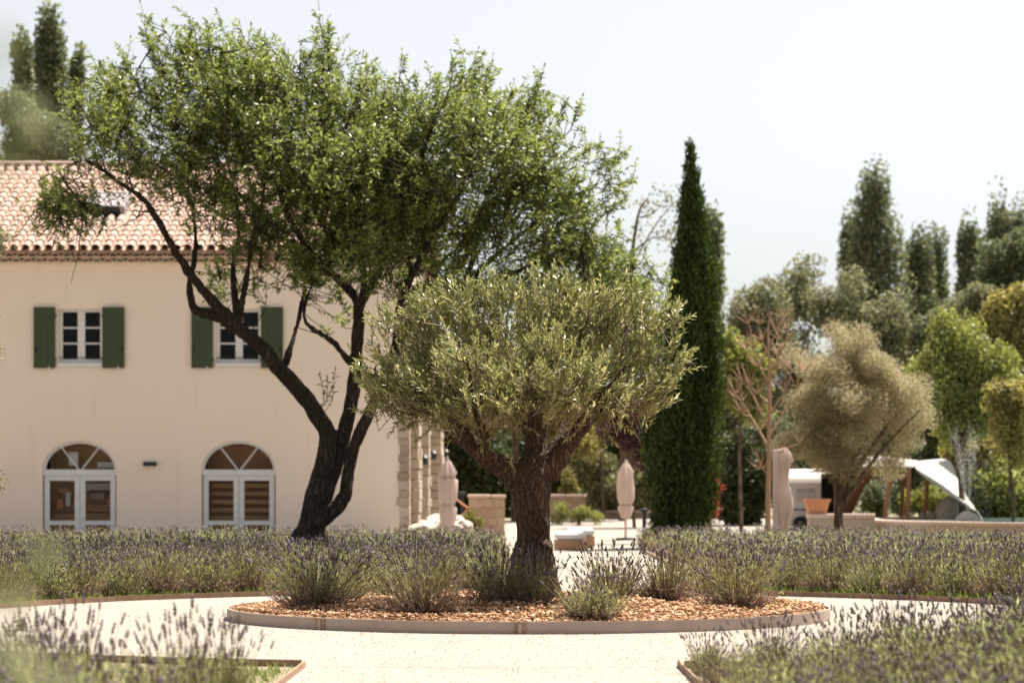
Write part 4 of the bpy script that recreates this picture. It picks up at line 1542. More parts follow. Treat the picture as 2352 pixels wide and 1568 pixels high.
def blob_tree(name, label, cat, blobs, Y, m, n_clump, per, L, trunk=None, bark_m=None, group=None, clump_r=0.35, aspect=1.0, vertical=0.0, W=None, shell=0.4, limbs=5):
    """blobs in survey units (x, y, rx, ry[, dy]); trunk (x0, y0, x1, y1, r)"""
    bl = [(b[0], b[1], b[2], b[3], Y + (b[4] if len(b) > 4 else 0), b[2] * Y / F * 0.9, 1.0) for b in blobs]
    cx = sum(b[0] for b in blobs) / len(blobs)
    x0 = trunk[0] if trunk else cx
    g = gz(Y)
    root = empty(name, ((x0 - CX) * Y / F, Y, g), label, cat, group)
    # uneven crown: many lobes of different size, each with its own shell of leaf clumps
    mr = float(np.mean([0.5 * (b[2] + b[3]) for b in blobs])) * Y / F
    nl = 7 * len(bl)
    lc, d = blob_points(bl, nl, 0.62)
    lr = mr * rng.uniform(0.22, 0.55, nl)
    wl = lr ** 2 / (lr ** 2).sum()
    pick = rng.choice(nl, int(n_clump * 1.35), p=wl)
    v = unit(rng.normal(size=(len(pick), 3)))
    c = lc[pick] + v * (lr[pick] * rng.random(len(pick)) ** shell)[:, None] * np.array([1, 1, 0.85])
    c[:, 2] = np.maximum(c[:, 2], g + 0.15)
    V, Fc, r = clump_leaves(c, clump_r * 0.8, int(per * 1.7), L * 0.75, (W if W else L * 0.55) * 0.78, 0.5, aspect, vertical)
    V[:, 2] = np.maximum(V[:, 2], g + 0.01)
    tag(link('crown', npmesh('crown', V, Fc, m, r), root), kind='stuff')
    mb = MB()
    if trunk:
        a, b = P(trunk[0], trunk[1], Y), P(trunk[2], trunk[3], Y)
        a.z = g - 0.05
    else:
        a = Vector(((cx - CX) * Y / F, Y, g - 0.05))
        b = Vector(((cx - CX) * Y / F, Y, float(np.median(c[:, 2]))))
    tr = trunk[4] if trunk else 0.05
    ln = smooth_line([(*a, tr), (*(a.lerp(b, 0.5) + Vector((random.uniform(-.1, .1), 0, 0))), tr * 0.8), (*b, tr * 0.6)], 0.3)
    mb.tube(ln[:, :3], ln[:, 3], 8)
    for k in range(limbs):
        t = Vector(c[random.randrange(len(c))])
        s_ = a.lerp(b, random.uniform(0.55, 1.0))
        l2 = smooth_line([(*s_, tr * 0.5), (*(s_.lerp(t, 0.5) + Vector((0, 0, 0.15))), tr * 0.33), (*t, tr * 0.12)], 0.4)
        mb.tube(l2[:, :3], l2[:, 3], 6)
    mb.build('trunk', bark_m or M['bark_grey'], root, smooth=True)
    return root


def poplar(x, ytop, width, Y, label, n=420, lean=0.0, m='poplar_leaf', low=900):
    """upright poplar: clumps in rising sprays round a straight stem"""
    s = Y / F
    g = gz(Y)
    X = (x - CX) * s
    Zt = CH - (ytop - HZ) * s
    Zb = CH - (low - HZ) * s
    root = empty('poplar', (X, Y, g), label, 'poplar', 'poplars on the skyline')
    W_ = width * s / 2 * 1.3
    n = int(n * 1.15)
    cs = []
    ns = 11
    for k in range(ns):
        # each ascending spray is a rising line of clumps
        a = rng.uniform(0, 2 * math.pi)
        off = W_ * (0.0 if k == 0 else rng.uniform(0.25, 0.85))
        top = Zt - (0 if k == 0 else (off / W_) ** 1.3 * (Zt - Zb) * rng.uniform(0.12, 0.40))
        bot = Zb + rng.uniform(0, 0.25) * (Zt - Zb)
        nn = n // ns
        t = rng.random(nn) ** 0.85
        wav = 1 + 0.6 * np.sin(t * 13 + 2 * k)
        rad = W_ * 0.30 * (1 - t ** 3) * wav
        ph = rng.uniform(0, 2 * math.pi, nn)
        cs.append(np.stack([X + lean * s * t + off * math.cos(a) * (1 - 0.35 * t) + rad * np.cos(ph) * rng.random(nn), Y + off * math.sin(a) * (1 - 0.35 * t) + rad * np.sin(ph), bot + (top - bot) * t], 1))
    c = np.concatenate(cs)
    V, Fc, r = clump_leaves(c, 0.42 * W_ ** 0.5, 17, 0.22, 0.13, 0.3, 1.7, 0.9)
    tag(link('crown', npmesh('crown', V, Fc, M[m], r), root), kind='stuff')
    mb = MB().tube([(X, Y, g), (X + lean * s * 0.5, Y, (g + Zt) / 2), (X + lean * s, Y, Zt - 0.4)], [0.22, 0.14, 0.03], 8)
    for k in range(8):
        t = c[random.randrange(len(c))]
        z0 = max(g + 1, t[2] - 2.2)
        mb.tube([(X + lean * s * 0.4, Y, z0), tuple(t)], [0.06, 0.02], 5)
    mb.build('trunk', M['bark_grey'], root)


poplar(2013, 396, 118, 110, 'tallest and widest dark poplar on the right skyline', 620)
poplar(1950, 484, 42, 112, 'thin poplar just left of the tallest one on the right skyline', 260)
poplar(2112, 530, 74, 112, 'broad poplar with flat top right of the tallest one', 380)
poplar(2152, 518, 46, 116, 'narrow pale poplar between the broad one and the thin pointed one', 260)
poplar(2226, 504, 56, 112, 'thin pointed poplar standing alone on the right skyline', 320)
poplar(2290, 442, 72, 114, 'second tallest poplar near the right edge of the photo', 420)
poplar(2343, 468, 62, 114, 'poplar cut off by the right edge of the photo', 380)
poplar(115, 34, 62, 92, 'tall dark poplar above the roof at upper left', 480, low=420)
poplar(168, 105, 24, 93, 'small leaning poplar top just right of the tall one above the roof', 160, 14, low=420)
poplar(50, 76, 32, 90, 'slender pale poplar left of the tall one above the roof', 260, low=420)
poplar(1638, 492, 44, 88, 'grey green poplar partly hidden behind the cypress', 200, low=820)


def cypress():
    Y = 46.0
    S = F / Y
    g = 0.0
    cx = 1586
    root = empty('cypress', (((cx - CX) / S), Y, g), 'tall dark pointed cypress behind the olive tree', 'cypress')
    prof = [(1250, 50), (1190, 66), (1080, 82), (980, 86), (880, 76), (760, 62), (640, 49), (560, 38), (480, 26), (420, 15), (370, 7), (335, 1)]
    shift = [(1250, 1560), (1190, 1562), (1080, 1568), (980, 1572), (880, 1582), (760, 1588), (640, 1592), (560, 1592), (480, 1590), (420, 1588), (370, 1586), (335, 1584)]
    ys = np.array([p[0] for p in prof][::-1])
    ws = np.array([p[1] for p in prof][::-1])
    xs = np.array([p[1] for p in shift][::-1])
    n = 5200
    y = rng.choice(np.linspace(338, 1245, 400), n, p=(lambda w_: w_ / w_.sum())(np.interp(np.linspace(338, 1245, 400), ys, ws) + 3))
    wv = np.interp(y, ys, ws)
    a = rng.uniform(0, 2 * math.pi, n)
    # vertical flutes
    fl = 1 + 0.13 * np.sin(5 * a + y * 0.012) + 0.09 * np.sin(11 * a - y * 0.02) + np.where(rng.random(n) < 0.06, rng.uniform(0.05, 0.22, n), 0)
    rad = wv * fl * np.sqrt(rng.uniform(0.40, 0.95, n))
    X = (np.interp(y, ys, xs) + rad * np.cos(a) - CX) / S
    c = np.stack([X, Y + rad * np.sin(a) / S, CH - (y - HZ) / S], 1)
    V, Fc, r = clump_leaves(c, 0.07, 12, 0.11, 0.03, 0.0, 2.2, 2.2)
    V[:, 2] = np.maximum(V[:, 2], 0.01)
    tag(link('crown', npmesh('crown', V, Fc, M['cypress_leaf'], r), root), kind='stuff')
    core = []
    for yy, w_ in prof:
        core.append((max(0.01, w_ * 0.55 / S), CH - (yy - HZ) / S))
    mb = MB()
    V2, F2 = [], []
    nn = 14
    for (rr, zz), (yy, xx) in zip(core, shift):
        for i in range(nn):
            t = 2 * math.pi * i / nn
            V2.append(((xx - CX) / S + rr * math.cos(t), Y + rr * math.sin(t), max(zz, 0.25)))
    for j in range(len(core) - 1):
        for i in range(nn):
            F2.append((j * nn + i, j * nn + (i + 1) % nn, (j + 1) * nn + (i + 1) % nn, (j + 1) * nn + i))
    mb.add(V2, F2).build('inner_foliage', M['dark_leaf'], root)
    MB().tube([P(1562, 1253, Y), P(1566, 1150, Y), P(1580, 800, Y)], [0.13, 0.11, 0.05], 8).build('trunk', M['bark_grey'], root)


cypress()

# distant wood that closes the view
def far_wood():
    n = 2600
    x = rng.uniform(-60, 70, n)
    y = 150 + rng.uniform(-6, 6, n)
    top = 5.2 + 1.6 * np.sin(x * 0.35) + 1.1 * np.sin(x * 0.9 + 1)
    z = 0.3 + top * rng.random(n) ** 0.8
    V, Fc, r = clump_leaves(np.stack([x, y, z], 1), 0.9, 14, 0.6, 0.4, 0.5)
    tag(link('far_wood', npmesh('far_wood', V, Fc, M['dark_leaf'], r)), 'dark far off wood closing the view behind the garden', 'wood', kind='stuff')


far_wood()

G1 = 'loose trees behind the garden'
blob_tree('grey_tree', 'grey green loose crowned tree right of the cypress, farthest left of its row', 'tree', [(1745, 700, 45, 70), (1705, 760, 45, 60), (1770, 780, 55, 60), (1720, 860, 60, 80), (1760, 960, 70, 80)], 82, M['sage_leaf'], 280, 26, 0.20, group=G1, clump_r=0.55)
blob_tree('grey_tree', 'grey green loose crowned tree in the middle of the row below the poplars', 'tree', [(1830, 690, 55, 75), (1880, 740, 60, 60), (1800, 790, 60, 60), (1850, 880, 70, 90), (1820, 980, 80, 80)], 84, M['sage_leaf'], 320, 26, 0.20, group=G1, clump_r=0.55)
blob_tree('grey_tree', 'grey green rounded tree just below the tallest poplar', 'tree', [(1935, 690, 45, 65), (1985, 740, 60, 50), (2040, 760, 60, 60), (2070, 800, 50, 50), (2010, 880, 90, 90), (2060, 980, 90, 90)], 80, M['sage_leaf'], 400, 26, 0.20, group=G1, clump_r=0.5)
blob_tree('dark_tree', 'dark trunked tree between the pale olive and the poplars', 'tree', [(1960, 770, 35, 70), (2120, 760, 35, 60), (2160, 720, 50, 50)], 96, M['dark_leaf'], 120, 26, 0.24, clump_r=0.6)
blob_tree('pine_tree', 'dark green pine at the right edge below the poplars', 'pine', [(2300, 610, 55, 55), (2345, 580, 50, 60), (2240, 700, 50, 35), (2330, 670, 60, 40)], 84, M['poplar_leaf'], 200, 28, 0.22, clump_r=0.45, vertical=0.8)
blob_tree('willow_tree', 'bright green tree with hanging foliage right of the pale olive', 'tree', [(2190, 800, 65, 80), (2210, 880, 75, 90), (2170, 900, 50, 80), (2240, 960, 45, 60), (2190, 960, 50, 40), (2140, 850, 40, 80), (2270, 880, 40, 90)], 60, M['bright_leaf'], 400, 30, 0.15, trunk=(2208, 1200, 2200, 1040, 0.09), clump_r=0.33, aspect=1.8, vertical=-1.5)
blob_tree('willow_tree', 'tall yellow green tree with amber foliage cut by the right edge', 'tree', [(2300, 720, 60, 60), (2340, 700, 50, 60), (2330, 810, 70, 90), (2290, 850, 50, 80), (2330, 930, 60, 90), (2270, 780, 40, 60)], 66, M['amber_leaf'], 420, 30, 0.16, clump_r=0.36, aspect=1.6, vertical=-1.0)
blob_tree('garden_tree', 'yellow green lollipop tree with slim forked trunk at the right edge', 'tree', [(2330, 940, 50, 70), (2300, 990, 40, 50), (2345, 1010, 40, 50), (2310, 900, 30, 30)], 54, M['amber_leaf'], 200, 30, 0.12, trunk=(2322, 1230, 2318, 1060, 0.05), clump_r=0.25, limbs=4)
blob_tree('dark_tree', 'dark shaded tree behind the right fountain jets', 'tree', [(2270, 1090, 60, 90), (2200, 1100, 50, 80), (2150, 1040, 40, 60), (2340, 1100, 40, 90), (2280, 980, 70, 80), (2140, 960, 50, 70), (2220, 1020, 60, 60)], 72, M['dark_leaf'], 420, 30, 0.2, clump_r=0.4)
blob_tree('pale_olive_tree', 'pale beige green rounded olive tree beside the pool wall', 'olive tree', [(1900, 850, 90, 90), (2000, 830, 90, 80), (1960, 930, 130, 100), (1890, 970, 70, 80), (2060, 940, 65, 90), (1960, 1020, 120, 50), (2080, 1010, 45, 50), (1850, 900, 40, 70), (1930, 790, 60, 40), (1980, 1055, 110, 35), (1900, 1050, 60, 35), (2060, 1055, 60, 32), (1860, 1030, 45, 40)], 47, M['pale_leaf'], 1150, 40, 0.075, trunk=(1922, 1240, 1925, 1110, 0.11), bark_m=M['bark_grey'], clump_r=0.24, W=0.022, limbs=7, shell=0.36)
blob_tree('green_tree', 'bright green bushy tree just right of the cypress', 'tree', [(1700, 830, 50, 60), (1730, 900, 45, 60), (1680, 900, 35, 60)], 58, M['bright_leaf'], 130, 28, 0.15, clump_r=0.3)
blob_tree('hedge', 'dark tall hedge in shade between the cypress and the dry tree', 'hedge', [(1690, 1040, 45, 90), (1720, 1100, 50, 90), (1690, 1150, 50, 60), (1780, 1110, 60, 80), (1850, 1090, 50, 60)], 66, M['dark_leaf'], 330, 28, 0.17, clump_r=0.35)
blob_tree('green_tree', 'yellow green tree behind the olive tree, seen above its right side', 'tree', [(1400, 680, 80, 50), (1470, 700, 50, 50), (1330, 720, 80, 70), (1250, 760, 70, 60), (1480, 780, 50, 70), (1390, 800, 90, 70)], 72, M['bright_leaf'], 360, 28, 0.17, clump_r=0.42)
blob_tree('green_tree', 'golden green tree whose foliage shows between the olive limbs', 'tree', [(1180, 940, 80, 60), (1270, 960, 80, 50), (1130, 880, 80, 60), (1330, 1000, 60, 40), (1060, 900, 60, 60)], 70, M['amber_leaf'], 320, 28, 0.16, trunk=(1184, 1220, 1184, 980, 0.14), clump_r=0.38)
blob_tree('dark_tree', 'dark shaded tree behind the left parasol and the house corner', 'tree', [(1050, 1010, 50, 80), (1090, 1080, 60, 70), (1030, 1100, 40, 90), (1150, 1080, 50, 60), (1120, 1150, 70, 50), (1060, 950, 60, 60), (1180, 1130, 50, 50)], 76, M['dark_leaf'], 480, 28, 0.2, clump_r=0.42)
blob_tree('dark_tree', 'dark shaded tree behind the oleander right of the olive trunk', 'tree', [(1300, 1070, 50, 60), (1370, 1080, 60, 80), (1440, 1100, 60, 80), (1490, 1080, 40, 80), (1250, 1100, 40, 70), (1330, 1010, 60, 60), (1420, 1020, 70, 60), (1500, 1000, 40, 60), (1400, 1150, 90, 40)], 80, M['dark_leaf'], 620, 28, 0.2, clump_r=0.42)
blob_tree('purple_tree', 'dark purple leaved tree left of the cypress', 'tree', [(1440, 990, 50, 50), (1480, 960, 35, 50), (1420, 930, 40, 40), (1490, 1030, 30, 50)], 64, M['purple_leaf'], 150, 28, 0.14, clump_r=0.3)
blob_tree('oleander', 'flowering oleander with pale blossoms behind the right parasol', 'shrub', [(1370, 1090, 45, 50), (1440, 1080, 50, 50), (1400, 1140, 60, 45), (1480, 1120, 40, 60), (1340, 1060, 30, 40), (1420, 1100, 70, 60)], 73, M['mixed_flower'], 380, 16, 0.15, clump_r=0.26)
blob_tree('yellow_shrub', 'small shrub with yellow blossoms beside the right stone wall', 'shrub', [(1305, 1100, 18, 28), (1312, 1125, 22, 18)], 74, M['yellow_flower'], 40, 16, 0.12, clump_r=0.2, limbs=2)
blob_tree('green_shrub', 'pale green low shrub growing in front of the right stone wall', 'shrub', [(1290, 1180, 25, 22), (1330, 1175, 25, 18), (1365, 1185, 18, 12)], 66, M['bright_leaf'], 70, 18, 0.09, clump_r=0.16, limbs=2)
blob_tree('yellow_shrub', 'low shrub with orange and yellow blossoms beside the left parasol', 'shrub', [(1082, 1190, 18, 18), (1095, 1200, 12, 12)], 52, M['yellow_flower'], 40, 18, 0.07, clump_r=0.12, limbs=2)
blob_tree('red_shrub', 'bright red flowering shrub right of the cypress foot', 'shrub', [(1632, 1120, 18, 34), (1640, 1165, 20, 30), (1622, 1150, 14, 24)], 56, M['red_flower'], 80, 18, 0.09, clump_r=0.16, limbs=3)
blob_tree('green_shrub', 'bright green shrub behind the wooden tent post', 'shrub', [(2100, 1150, 35, 28), (2140, 1140, 40, 30)], 70, M['bright_leaf'], 110, 22, 0.12, clump_r=0.25, limbs=2)
blob_tree('round_shrub', 'rounded dark green shrub under the stretched canvas', 'shrub', [(2000, 1150, 35, 32), (2045, 1150, 40, 30)], 72, M['poplar_leaf'], 130, 22, 0.12, clump_r=0.25, limbs=2)
blob_tree('green_tree', 'leafy green tree rising behind the ridge at the left edge', 'tree', [(40, 300, 60, 70), (110, 320, 70, 60), (20, 240, 30, 60), (160, 350, 50, 40)], 74, M['poplar_leaf'], 240, 28, 0.19, clump_r=0.4)
blob_tree('edge_olive_tree', 'pale olive tree mostly outside the left edge of the photo', 'olive tree', [(-40, 800, 48, 75), (-45, 960, 52, 60), (-38, 1080, 50, 80), (-70, 640, 45, 90), (-90, 900, 60, 200), (-30, 560, 30, 40)], 30, M['sage_leaf'], 300, 40, 0.065, trunk=(-110, 1300, -100, 1000, 0.12), clump_r=0.14, W=0.022)


for (x, y, rx, ry, Y, m, lb) in (
        (1690, 970, 70, 70, 78, 'sage_leaf', 'muted green bush right of the cypress behind the dry tree'),
        (1790, 1000, 80, 70, 76, 'poplar_leaf', 'muted dark bush behind the upper part of the hanging parasol'),
        (2110, 900, 70, 90, 76, 'bright_leaf', 'soft green tree between the pale olive and the hanging green tree'),
        (2120, 1080, 70, 60, 74, 'poplar_leaf', 'muted green bush behind the canopy posts'),
        (2260, 700, 60, 60, 78, 'sage_leaf', 'muted olive coloured tree below the second tallest poplar'),
        (2240, 1030, 60, 70, 68, 'amber_leaf', 'olive coloured bush behind the fountain jets'),
        (2300, 1120, 70, 60, 64, 'bright_leaf', 'low green bush at the right edge behind the pool'),
        (2180, 740, 60, 50, 80, 'poplar_leaf', 'dark green bushy tree under the thin pointed poplar')):
    blob_tree('garden_bush', lb, 'bush', [(x, y, rx * 0.75, ry * 0.8), (x - rx * 0.6, y + ry * 0.4, rx * 0.6, ry * 0.6), (x + rx * 0.6, y + ry * 0.3, rx * 0.6, ry * 0.6), (x + rx * 0.1, y + ry * 0.9, rx * 0.9, ry * 0.6)], Y, M[m], 230, 28, 0.17, clump_r=0.42, limbs=6)


blob_tree('hedge', 'dark tall hedge closing the terrace behind the stone walls', 'hedge', [(1020, 1060, 50, 110), (1100, 1050, 60, 110), (1190, 1060, 60, 100), (1280, 1050, 60, 110), (1370, 1060, 60, 100), (1460, 1050, 60, 110), (1530, 1080, 40, 100)], 86, M['dark_leaf'], 760, 26, 0.22, clump_r=0.5, limbs=6)


def wispy_tree():
    Y = 70
    root = empty('wispy_tree', ((1440 - CX) * Y / F, Y, gz(Y)), 'sparse wispy tree with thin bare branches left of the cypress top', 'tree')
    mb = MB()
    br = [[(1430, 900), (1440, 700), (1455, 560), (1470, 480), (1490, 455)], [(1448, 620), (1480, 560), (1510, 510), (1545, 470), (1560, 455)], [(1452, 580), (1500, 545), (1540, 548), (1560, 552)], [(1445, 640), (1420, 560), (1380, 540), (1340, 535)], [(1470, 500), (1500, 490), (1520, 470)]]
    tips = []
    for i, l in enumerate(br):
        pts = [tuple(P(x, y, Y)) for x, y in l]
        r0 = 0.09 if i == 0 else 0.03
        arr = smooth_line([(*p, r0 * (1 - 0.85 * k / (len(pts) - 1))) for k, p in enumerate(pts)], 0.3)
        mb.tube(arr[:, :3], arr[:, 3], 6)
        tips += [arr[j, :3] for j in range(int(len(arr) * 0.55), len(arr), 2)]
    mb.tube([(P(1430, 900, Y).x, Y, gz(Y) - 0.1), P(1430, 900, Y)], [0.12, 0.09], 8)
    mb.build('trunk', M['bark_grey'], root)
    t = np.array(tips)
    t = np.concatenate([t + rng.normal(0, 0.2, t.shape) for _ in range(3)])
    V, Fc, r = clump_leaves(t, 0.22, 14, 0.14, 0.06, 0.3)
    tag(link('crown', npmesh('crown', V, Fc, M['sage_leaf'], r), root), kind='stuff')


wispy_tree()


def dry_tree():
    Y = 45.0
    root = empty('dry_tree', ((1765 - CX) * Y / F, Y, 0), 'leafless dry orange brown tree beside the hanging parasol', 'tree')
    S = F / Y

    def ln(pts, r0, r1, dy=0.0):
        n = len(pts)
        return smooth_line([(P(x, y, Y).x, Y + dy * k / n, P(x, y, Y).z, (r0 + (r1 - r0) * k / (n - 1)) / S) for k, (x, y) in enumerate(pts)], 0.12)
    MBt = MB()
    a = ln([(1764, 1275), (1764, 1150), (1766, 1030), (1768, 900), (1767, 830), (1764, 760), (1772, 715)], 7.2, 1.2)
    MBt.tube(a[:, :3], a[:, 3], 10)
    MBt.build('trunk', M['bark_dry'], root, smooth=True)
    brs = [([(1766, 1030), (1745, 990), (1725, 955), (1705, 920), (1690, 905)], 6, 0.4), ([(1767, 985), (1745, 945), (1725, 905), (1705, 880)], 5, -0.4), ([(1768, 930), (1745, 905), (1722, 885)], 4, 0.3),
           ([(1767, 880), (1745, 845), (1730, 800), (1718, 745)], 4, -0.3), ([(1767, 860), (1790, 815), (1810, 770), (1815, 740)], 4, 0.3), ([(1768, 1000), (1800, 950), (1830, 890), (1850, 850)], 5, 0.5),
           ([(1768, 950), (1800, 900), (1815, 850)], 4, -0.5), ([(1767, 820), (1750, 780), (1745, 745)], 3, 0.2), ([(1766, 1060), (1790, 1035), (1835, 1018)], 4, -0.3), ([(1766, 850), (1740, 840), (1715, 800)], 3, 0.4),
           ([(1767, 900), (1785, 850), (1790, 780)], 3, 0.3), ([(1725, 955), (1705, 950), (1690, 915)], 3, 0.1), ([(1767, 800), (1785, 760), (1800, 730)], 2.5, 0.2), ([(1764, 1090), (1750, 1075), (1742, 1078)], 3.5, -0.1)]
    for pts, r, dy in brs:
        a = ln(pts, r * 0.58, 0.6, dy)
        MB().tube(a[:, :3], a[:, 3], 6).build('branch', M['bark_dry'], root, smooth=True)
    # fine dry twigs in the top
    A, B = [], []
    for pts, r, dy in brs:
        for k in range(16):
            i = random.randrange(1, len(pts))
            p = P(pts[i][0], pts[i][1], Y + dy * i / len(pts))
            A.append(p)
            B.append(p + Vector((random.uniform(-0.25, 0.25), random.uniform(-0.2, 0.2), random.uniform(0.05, 0.45))))
    V, Fc = prisms(np.array(A), np.array(B), 0.010, 0.003)
    tag(link('twigs', npmesh('twigs', V, Fc, M['bark_dry']), root), kind='stuff')


dry_tree()


# ------------------------------------------------------------------ lavender
def lavender_data(seed, h=0.50, w=0.28, n_st=150, n_leaf_st=230, per=13, head=1.0, leafL=0.042, leafW=0.0065, whorls=3, stemr=0.0016, leafy_h=0.72):
    global rng
    keep = rng
    rng = np.random.default_rng(seed)
    # leafy woody stems
    th = rng.uniform(0, 2 * math.pi, n_leaf_st)
    ph = np.radians(rng.uniform(0, 72, n_leaf_st) ** 1.0)
    r0 = rng.uniform(0.0, 0.10, n_leaf_st) * w / 0.28
    A = np.stack([r0 * np.cos(th), r0 * np.sin(th), np.zeros(n_leaf_st)], 1)
    ln = h * leafy_h * rng.uniform(0.5, 1.08, n_leaf_st) * (1 - 0.15 * (ph / 1.2))
    hor = np.minimum(np.sin(ph) * ln, w * 1.05)
    B = np.stack([A[:, 0] + hor * np.cos(th), A[:, 1] + hor * np.sin(th), np.maximum(0.03, np.cos(ph) * ln + 0.03)], 1)
    mid = (A + B) / 2 + np.stack([0.10 * hor * np.cos(th), 0.10 * hor * np.sin(th), -0.03 * np.ones(n_leaf_st)], 1)
    u = np.clip(np.linspace(0.12, 1, per)[None] + rng.uniform(-0.04, 0.04, (n_leaf_st, per)), 0, 1)[..., None]
    pos = (1 - u) ** 2 * A[:, None] + 2 * u * (1 - u) * mid[:, None] + u * u * B[:, None]
    tan = unit(2 * (1 - u) * (mid - A)[:, None] + 2 * u * (B - mid)[:, None])
    d = unit(tan + rng.normal(0, 0.5, pos.shape) + np.array([0, 0, 0.25]))
    nn = n_leaf_st * per
    V1, F1 = kites(pos.reshape(-1, 3), d.reshape(-1, 3), rng.normal(size=(nn, 3)), leafL * rng.uniform(0.6, 1.3, nn), leafW * rng.uniform(0.7, 1.3, nn), 0.5)
    z = pos.reshape(-1, 3)[:, 2] / h
    dry = np.repeat(rng.random(n_leaf_st), per)
    r1 = np.clip(-0.08 + 1.25 * z / leafy_h * (0.55 + 0.45 * dry) + rng.normal(0, 0.13, nn), 0, 1)
    sA = prisms(A, mid, 0.0035, 0.003)
    sB = prisms(mid, B, 0.003, 0.002)
    V1, F1, r1 = cat_np([(V1, F1, r1), (sA[0], sA[1], np.full(len(sA[1]), 0.05)), (sB[0], sB[1], np.full(len(sB[1]), 0.15))])
    # flower stalks
    th = rng.uniform(0, 2 * math.pi, n_st)
    ph = np.radians(rng.uniform(0, 46, n_st))
    ln = h * rng.uniform(0.50, 1.10, n_st)
    r0 = rng.uniform(0, 0.12, n_st) * w / 0.28
    A2 = np.stack([r0 * np.cos(th), r0 * np.sin(th), 0.12 * h * np.ones(n_st)], 1)
    dr = np.stack([np.sin(ph) * np.cos(th), np.sin(ph) * np.sin(th), np.cos(ph)], 1)
    dr = unit(dr * np.array([w / 0.28, w / 0.28, 1.0]) + rng.normal(0, 0.05, dr.shape))
    B2 = A2 + dr * ln[:, None]
    mid2 = (A2 + B2) / 2 + dr * np.array([1, 1, 0]) * 0.03
    a = prisms(A2, mid2, stemr * 1.1, stemr)
    b_ = prisms(mid2, B2, stemr, stemr * 0.8)
    rs = np.repeat(rng.random(n_st), 3)
    V2, F2, r2 = cat_np([(a[0], a[1], rs), (b_[0], b_[1], rs)])
    # flower heads: stacked whorls
    dh = unit(B2 - mid2)
    parts = []
    sh = rng.uniform(0.7, 1.25, n_st) * head
    rh = rng.random(n_st)
    for k in range(whorls):
        c = B2 + dh * ((k - 0.6) * 0.0115 * sh)[:, None]
        hl = 0.0085 * sh * (1.0 if k < whorls - 1 else 0.9) * (3.0 / whorls if whorls < 3 else 1)
        wd = 0.0075 * sh * (1.0, 0.95, 0.7)[min(k, 2)]
        s1 = unit(np.cross(dh, np.array([0.3, 0.9, 0.1])))
        s2 = np.cross(dh, s1)
        ns = 4
        vs = [c - dh * hl[:, None]]
        for j in range(ns):
            t = 2 * math.pi * j / ns + k
            vs.append(c + (math.cos(t) * s1 + math.sin(t) * s2) * wd[:, None])
        vs.append(c + dh * hl[:, None])
        Vw = np.stack(vs, 1).reshape(-1, 3)
        o = (np.arange(n_st) * (ns + 2))[:, None]
        fs = []
        for j in range(ns):
            j2 = (j + 1) % ns
            fs += [np.concatenate([o, o + 1 + j2, o + 1 + j, o + 1 + j], 1)[:, :3], np.concatenate([o + ns + 1, o + 1 + j, o + 1 + j2], 1)]
        Fw = np.stack(fs, 1).reshape(-1, 3)
        parts.append((Vw, Fw, np.repeat(np.clip(rh + rng.normal(0, 0.12, n_st), 0, 1), ns * 2)))
    V3, F3, r3 = cat_np(parts)
    off = rng.uniform(-0.22, 0.15)
    r1 = np.clip(r1 + off, 0, 1)
    rng = keep
    return (V1, F1, r1), (V2, F2, r2), (V3, F3, r3)


LAV = []
for k in range(6):
    fol, st, hd = lavender_data(100 + k, h=(0.50, 0.54, 0.47, 0.52, 0.45, 0.55)[k], n_st=(110, 130, 85, 145, 100, 120)[k], head=1.5, leafW=0.008)
    LAV.append((npmesh('foliage', fol[0], fol[1], M['lav_leaf'], fol[2]), npmesh('stalks', st[0], st[1], M['lav_stem'], st[2]), npmesh('flower_heads', hd[0], hd[1], M['lav_head'], hd[2])))


def joined_lavender(k, mats):
    """single mesh lavender for copies too far off to show their parts"""
    (v1, f1, r1), (v2, f2, r2), (v3, f3, r3) = k
    V = np.concatenate([v1, v2, v3])
    f3q = f3
    me = bpy.data.meshes.new('lavender_plant')
    faces = [f1, f2 + len(v1), f3q + len(v1) + len(v2)]
    nl = sum(f.size for f in faces)
    me.vertices.add(len(V))
    me.vertices.foreach_set('co', V.astype(np.float32).ravel())
    me.loops.add(nl)
    me.loops.foreach_set('vertex_index', np.concatenate([f.ravel() for f in faces]).astype(np.int32))
    tot = np.concatenate([np.full(len(f), f.shape[1]) for f in faces]).astype(np.int32)
    me.polygons.add(len(tot))
    me.polygons.foreach_set('loop_start', np.concatenate([[0], np.cumsum(tot)[:-1]]).astype(np.int32))
    mi = np.concatenate([np.full(len(f), i) for i, f in enumerate(faces)]).astype(np.int32)
    me.update(calc_edges=True)
    me.polygons.foreach_set('material_index', mi)
    a = me.attributes.new('rnd', 'FLOAT', 'FACE')
    a.data.foreach_set('value', np.concatenate([r1, r2, r3]).astype(np.float32))
    for m in mats:
        me.materials.append(m)
    return me


LM = [M['lav_leaf'], M['lav_stem'], M['lav_head']]
MIDD = [lavender_data(200 + k, h=(0.46, 0.50, 0.43, 0.47)[k], w=0.33, n_st=(46, 54, 38, 60)[k], n_leaf_st=120, per=9, leafL=0.058, leafW=0.010, head=1.15, whorls=2, stemr=0.0022, leafy_h=0.86) for k in range(4)]
MID = [joined_lavender(d, LM) for d in MIDD]
FARD = [lavender_data(300 + k, h=0.44, w=0.36, n_st=24, n_leaf_st=60, per=6, leafL=0.085, leafW=0.015, head=1.55, whorls=1, stemr=0.004, leafy_h=0.88) for k in range(3)]


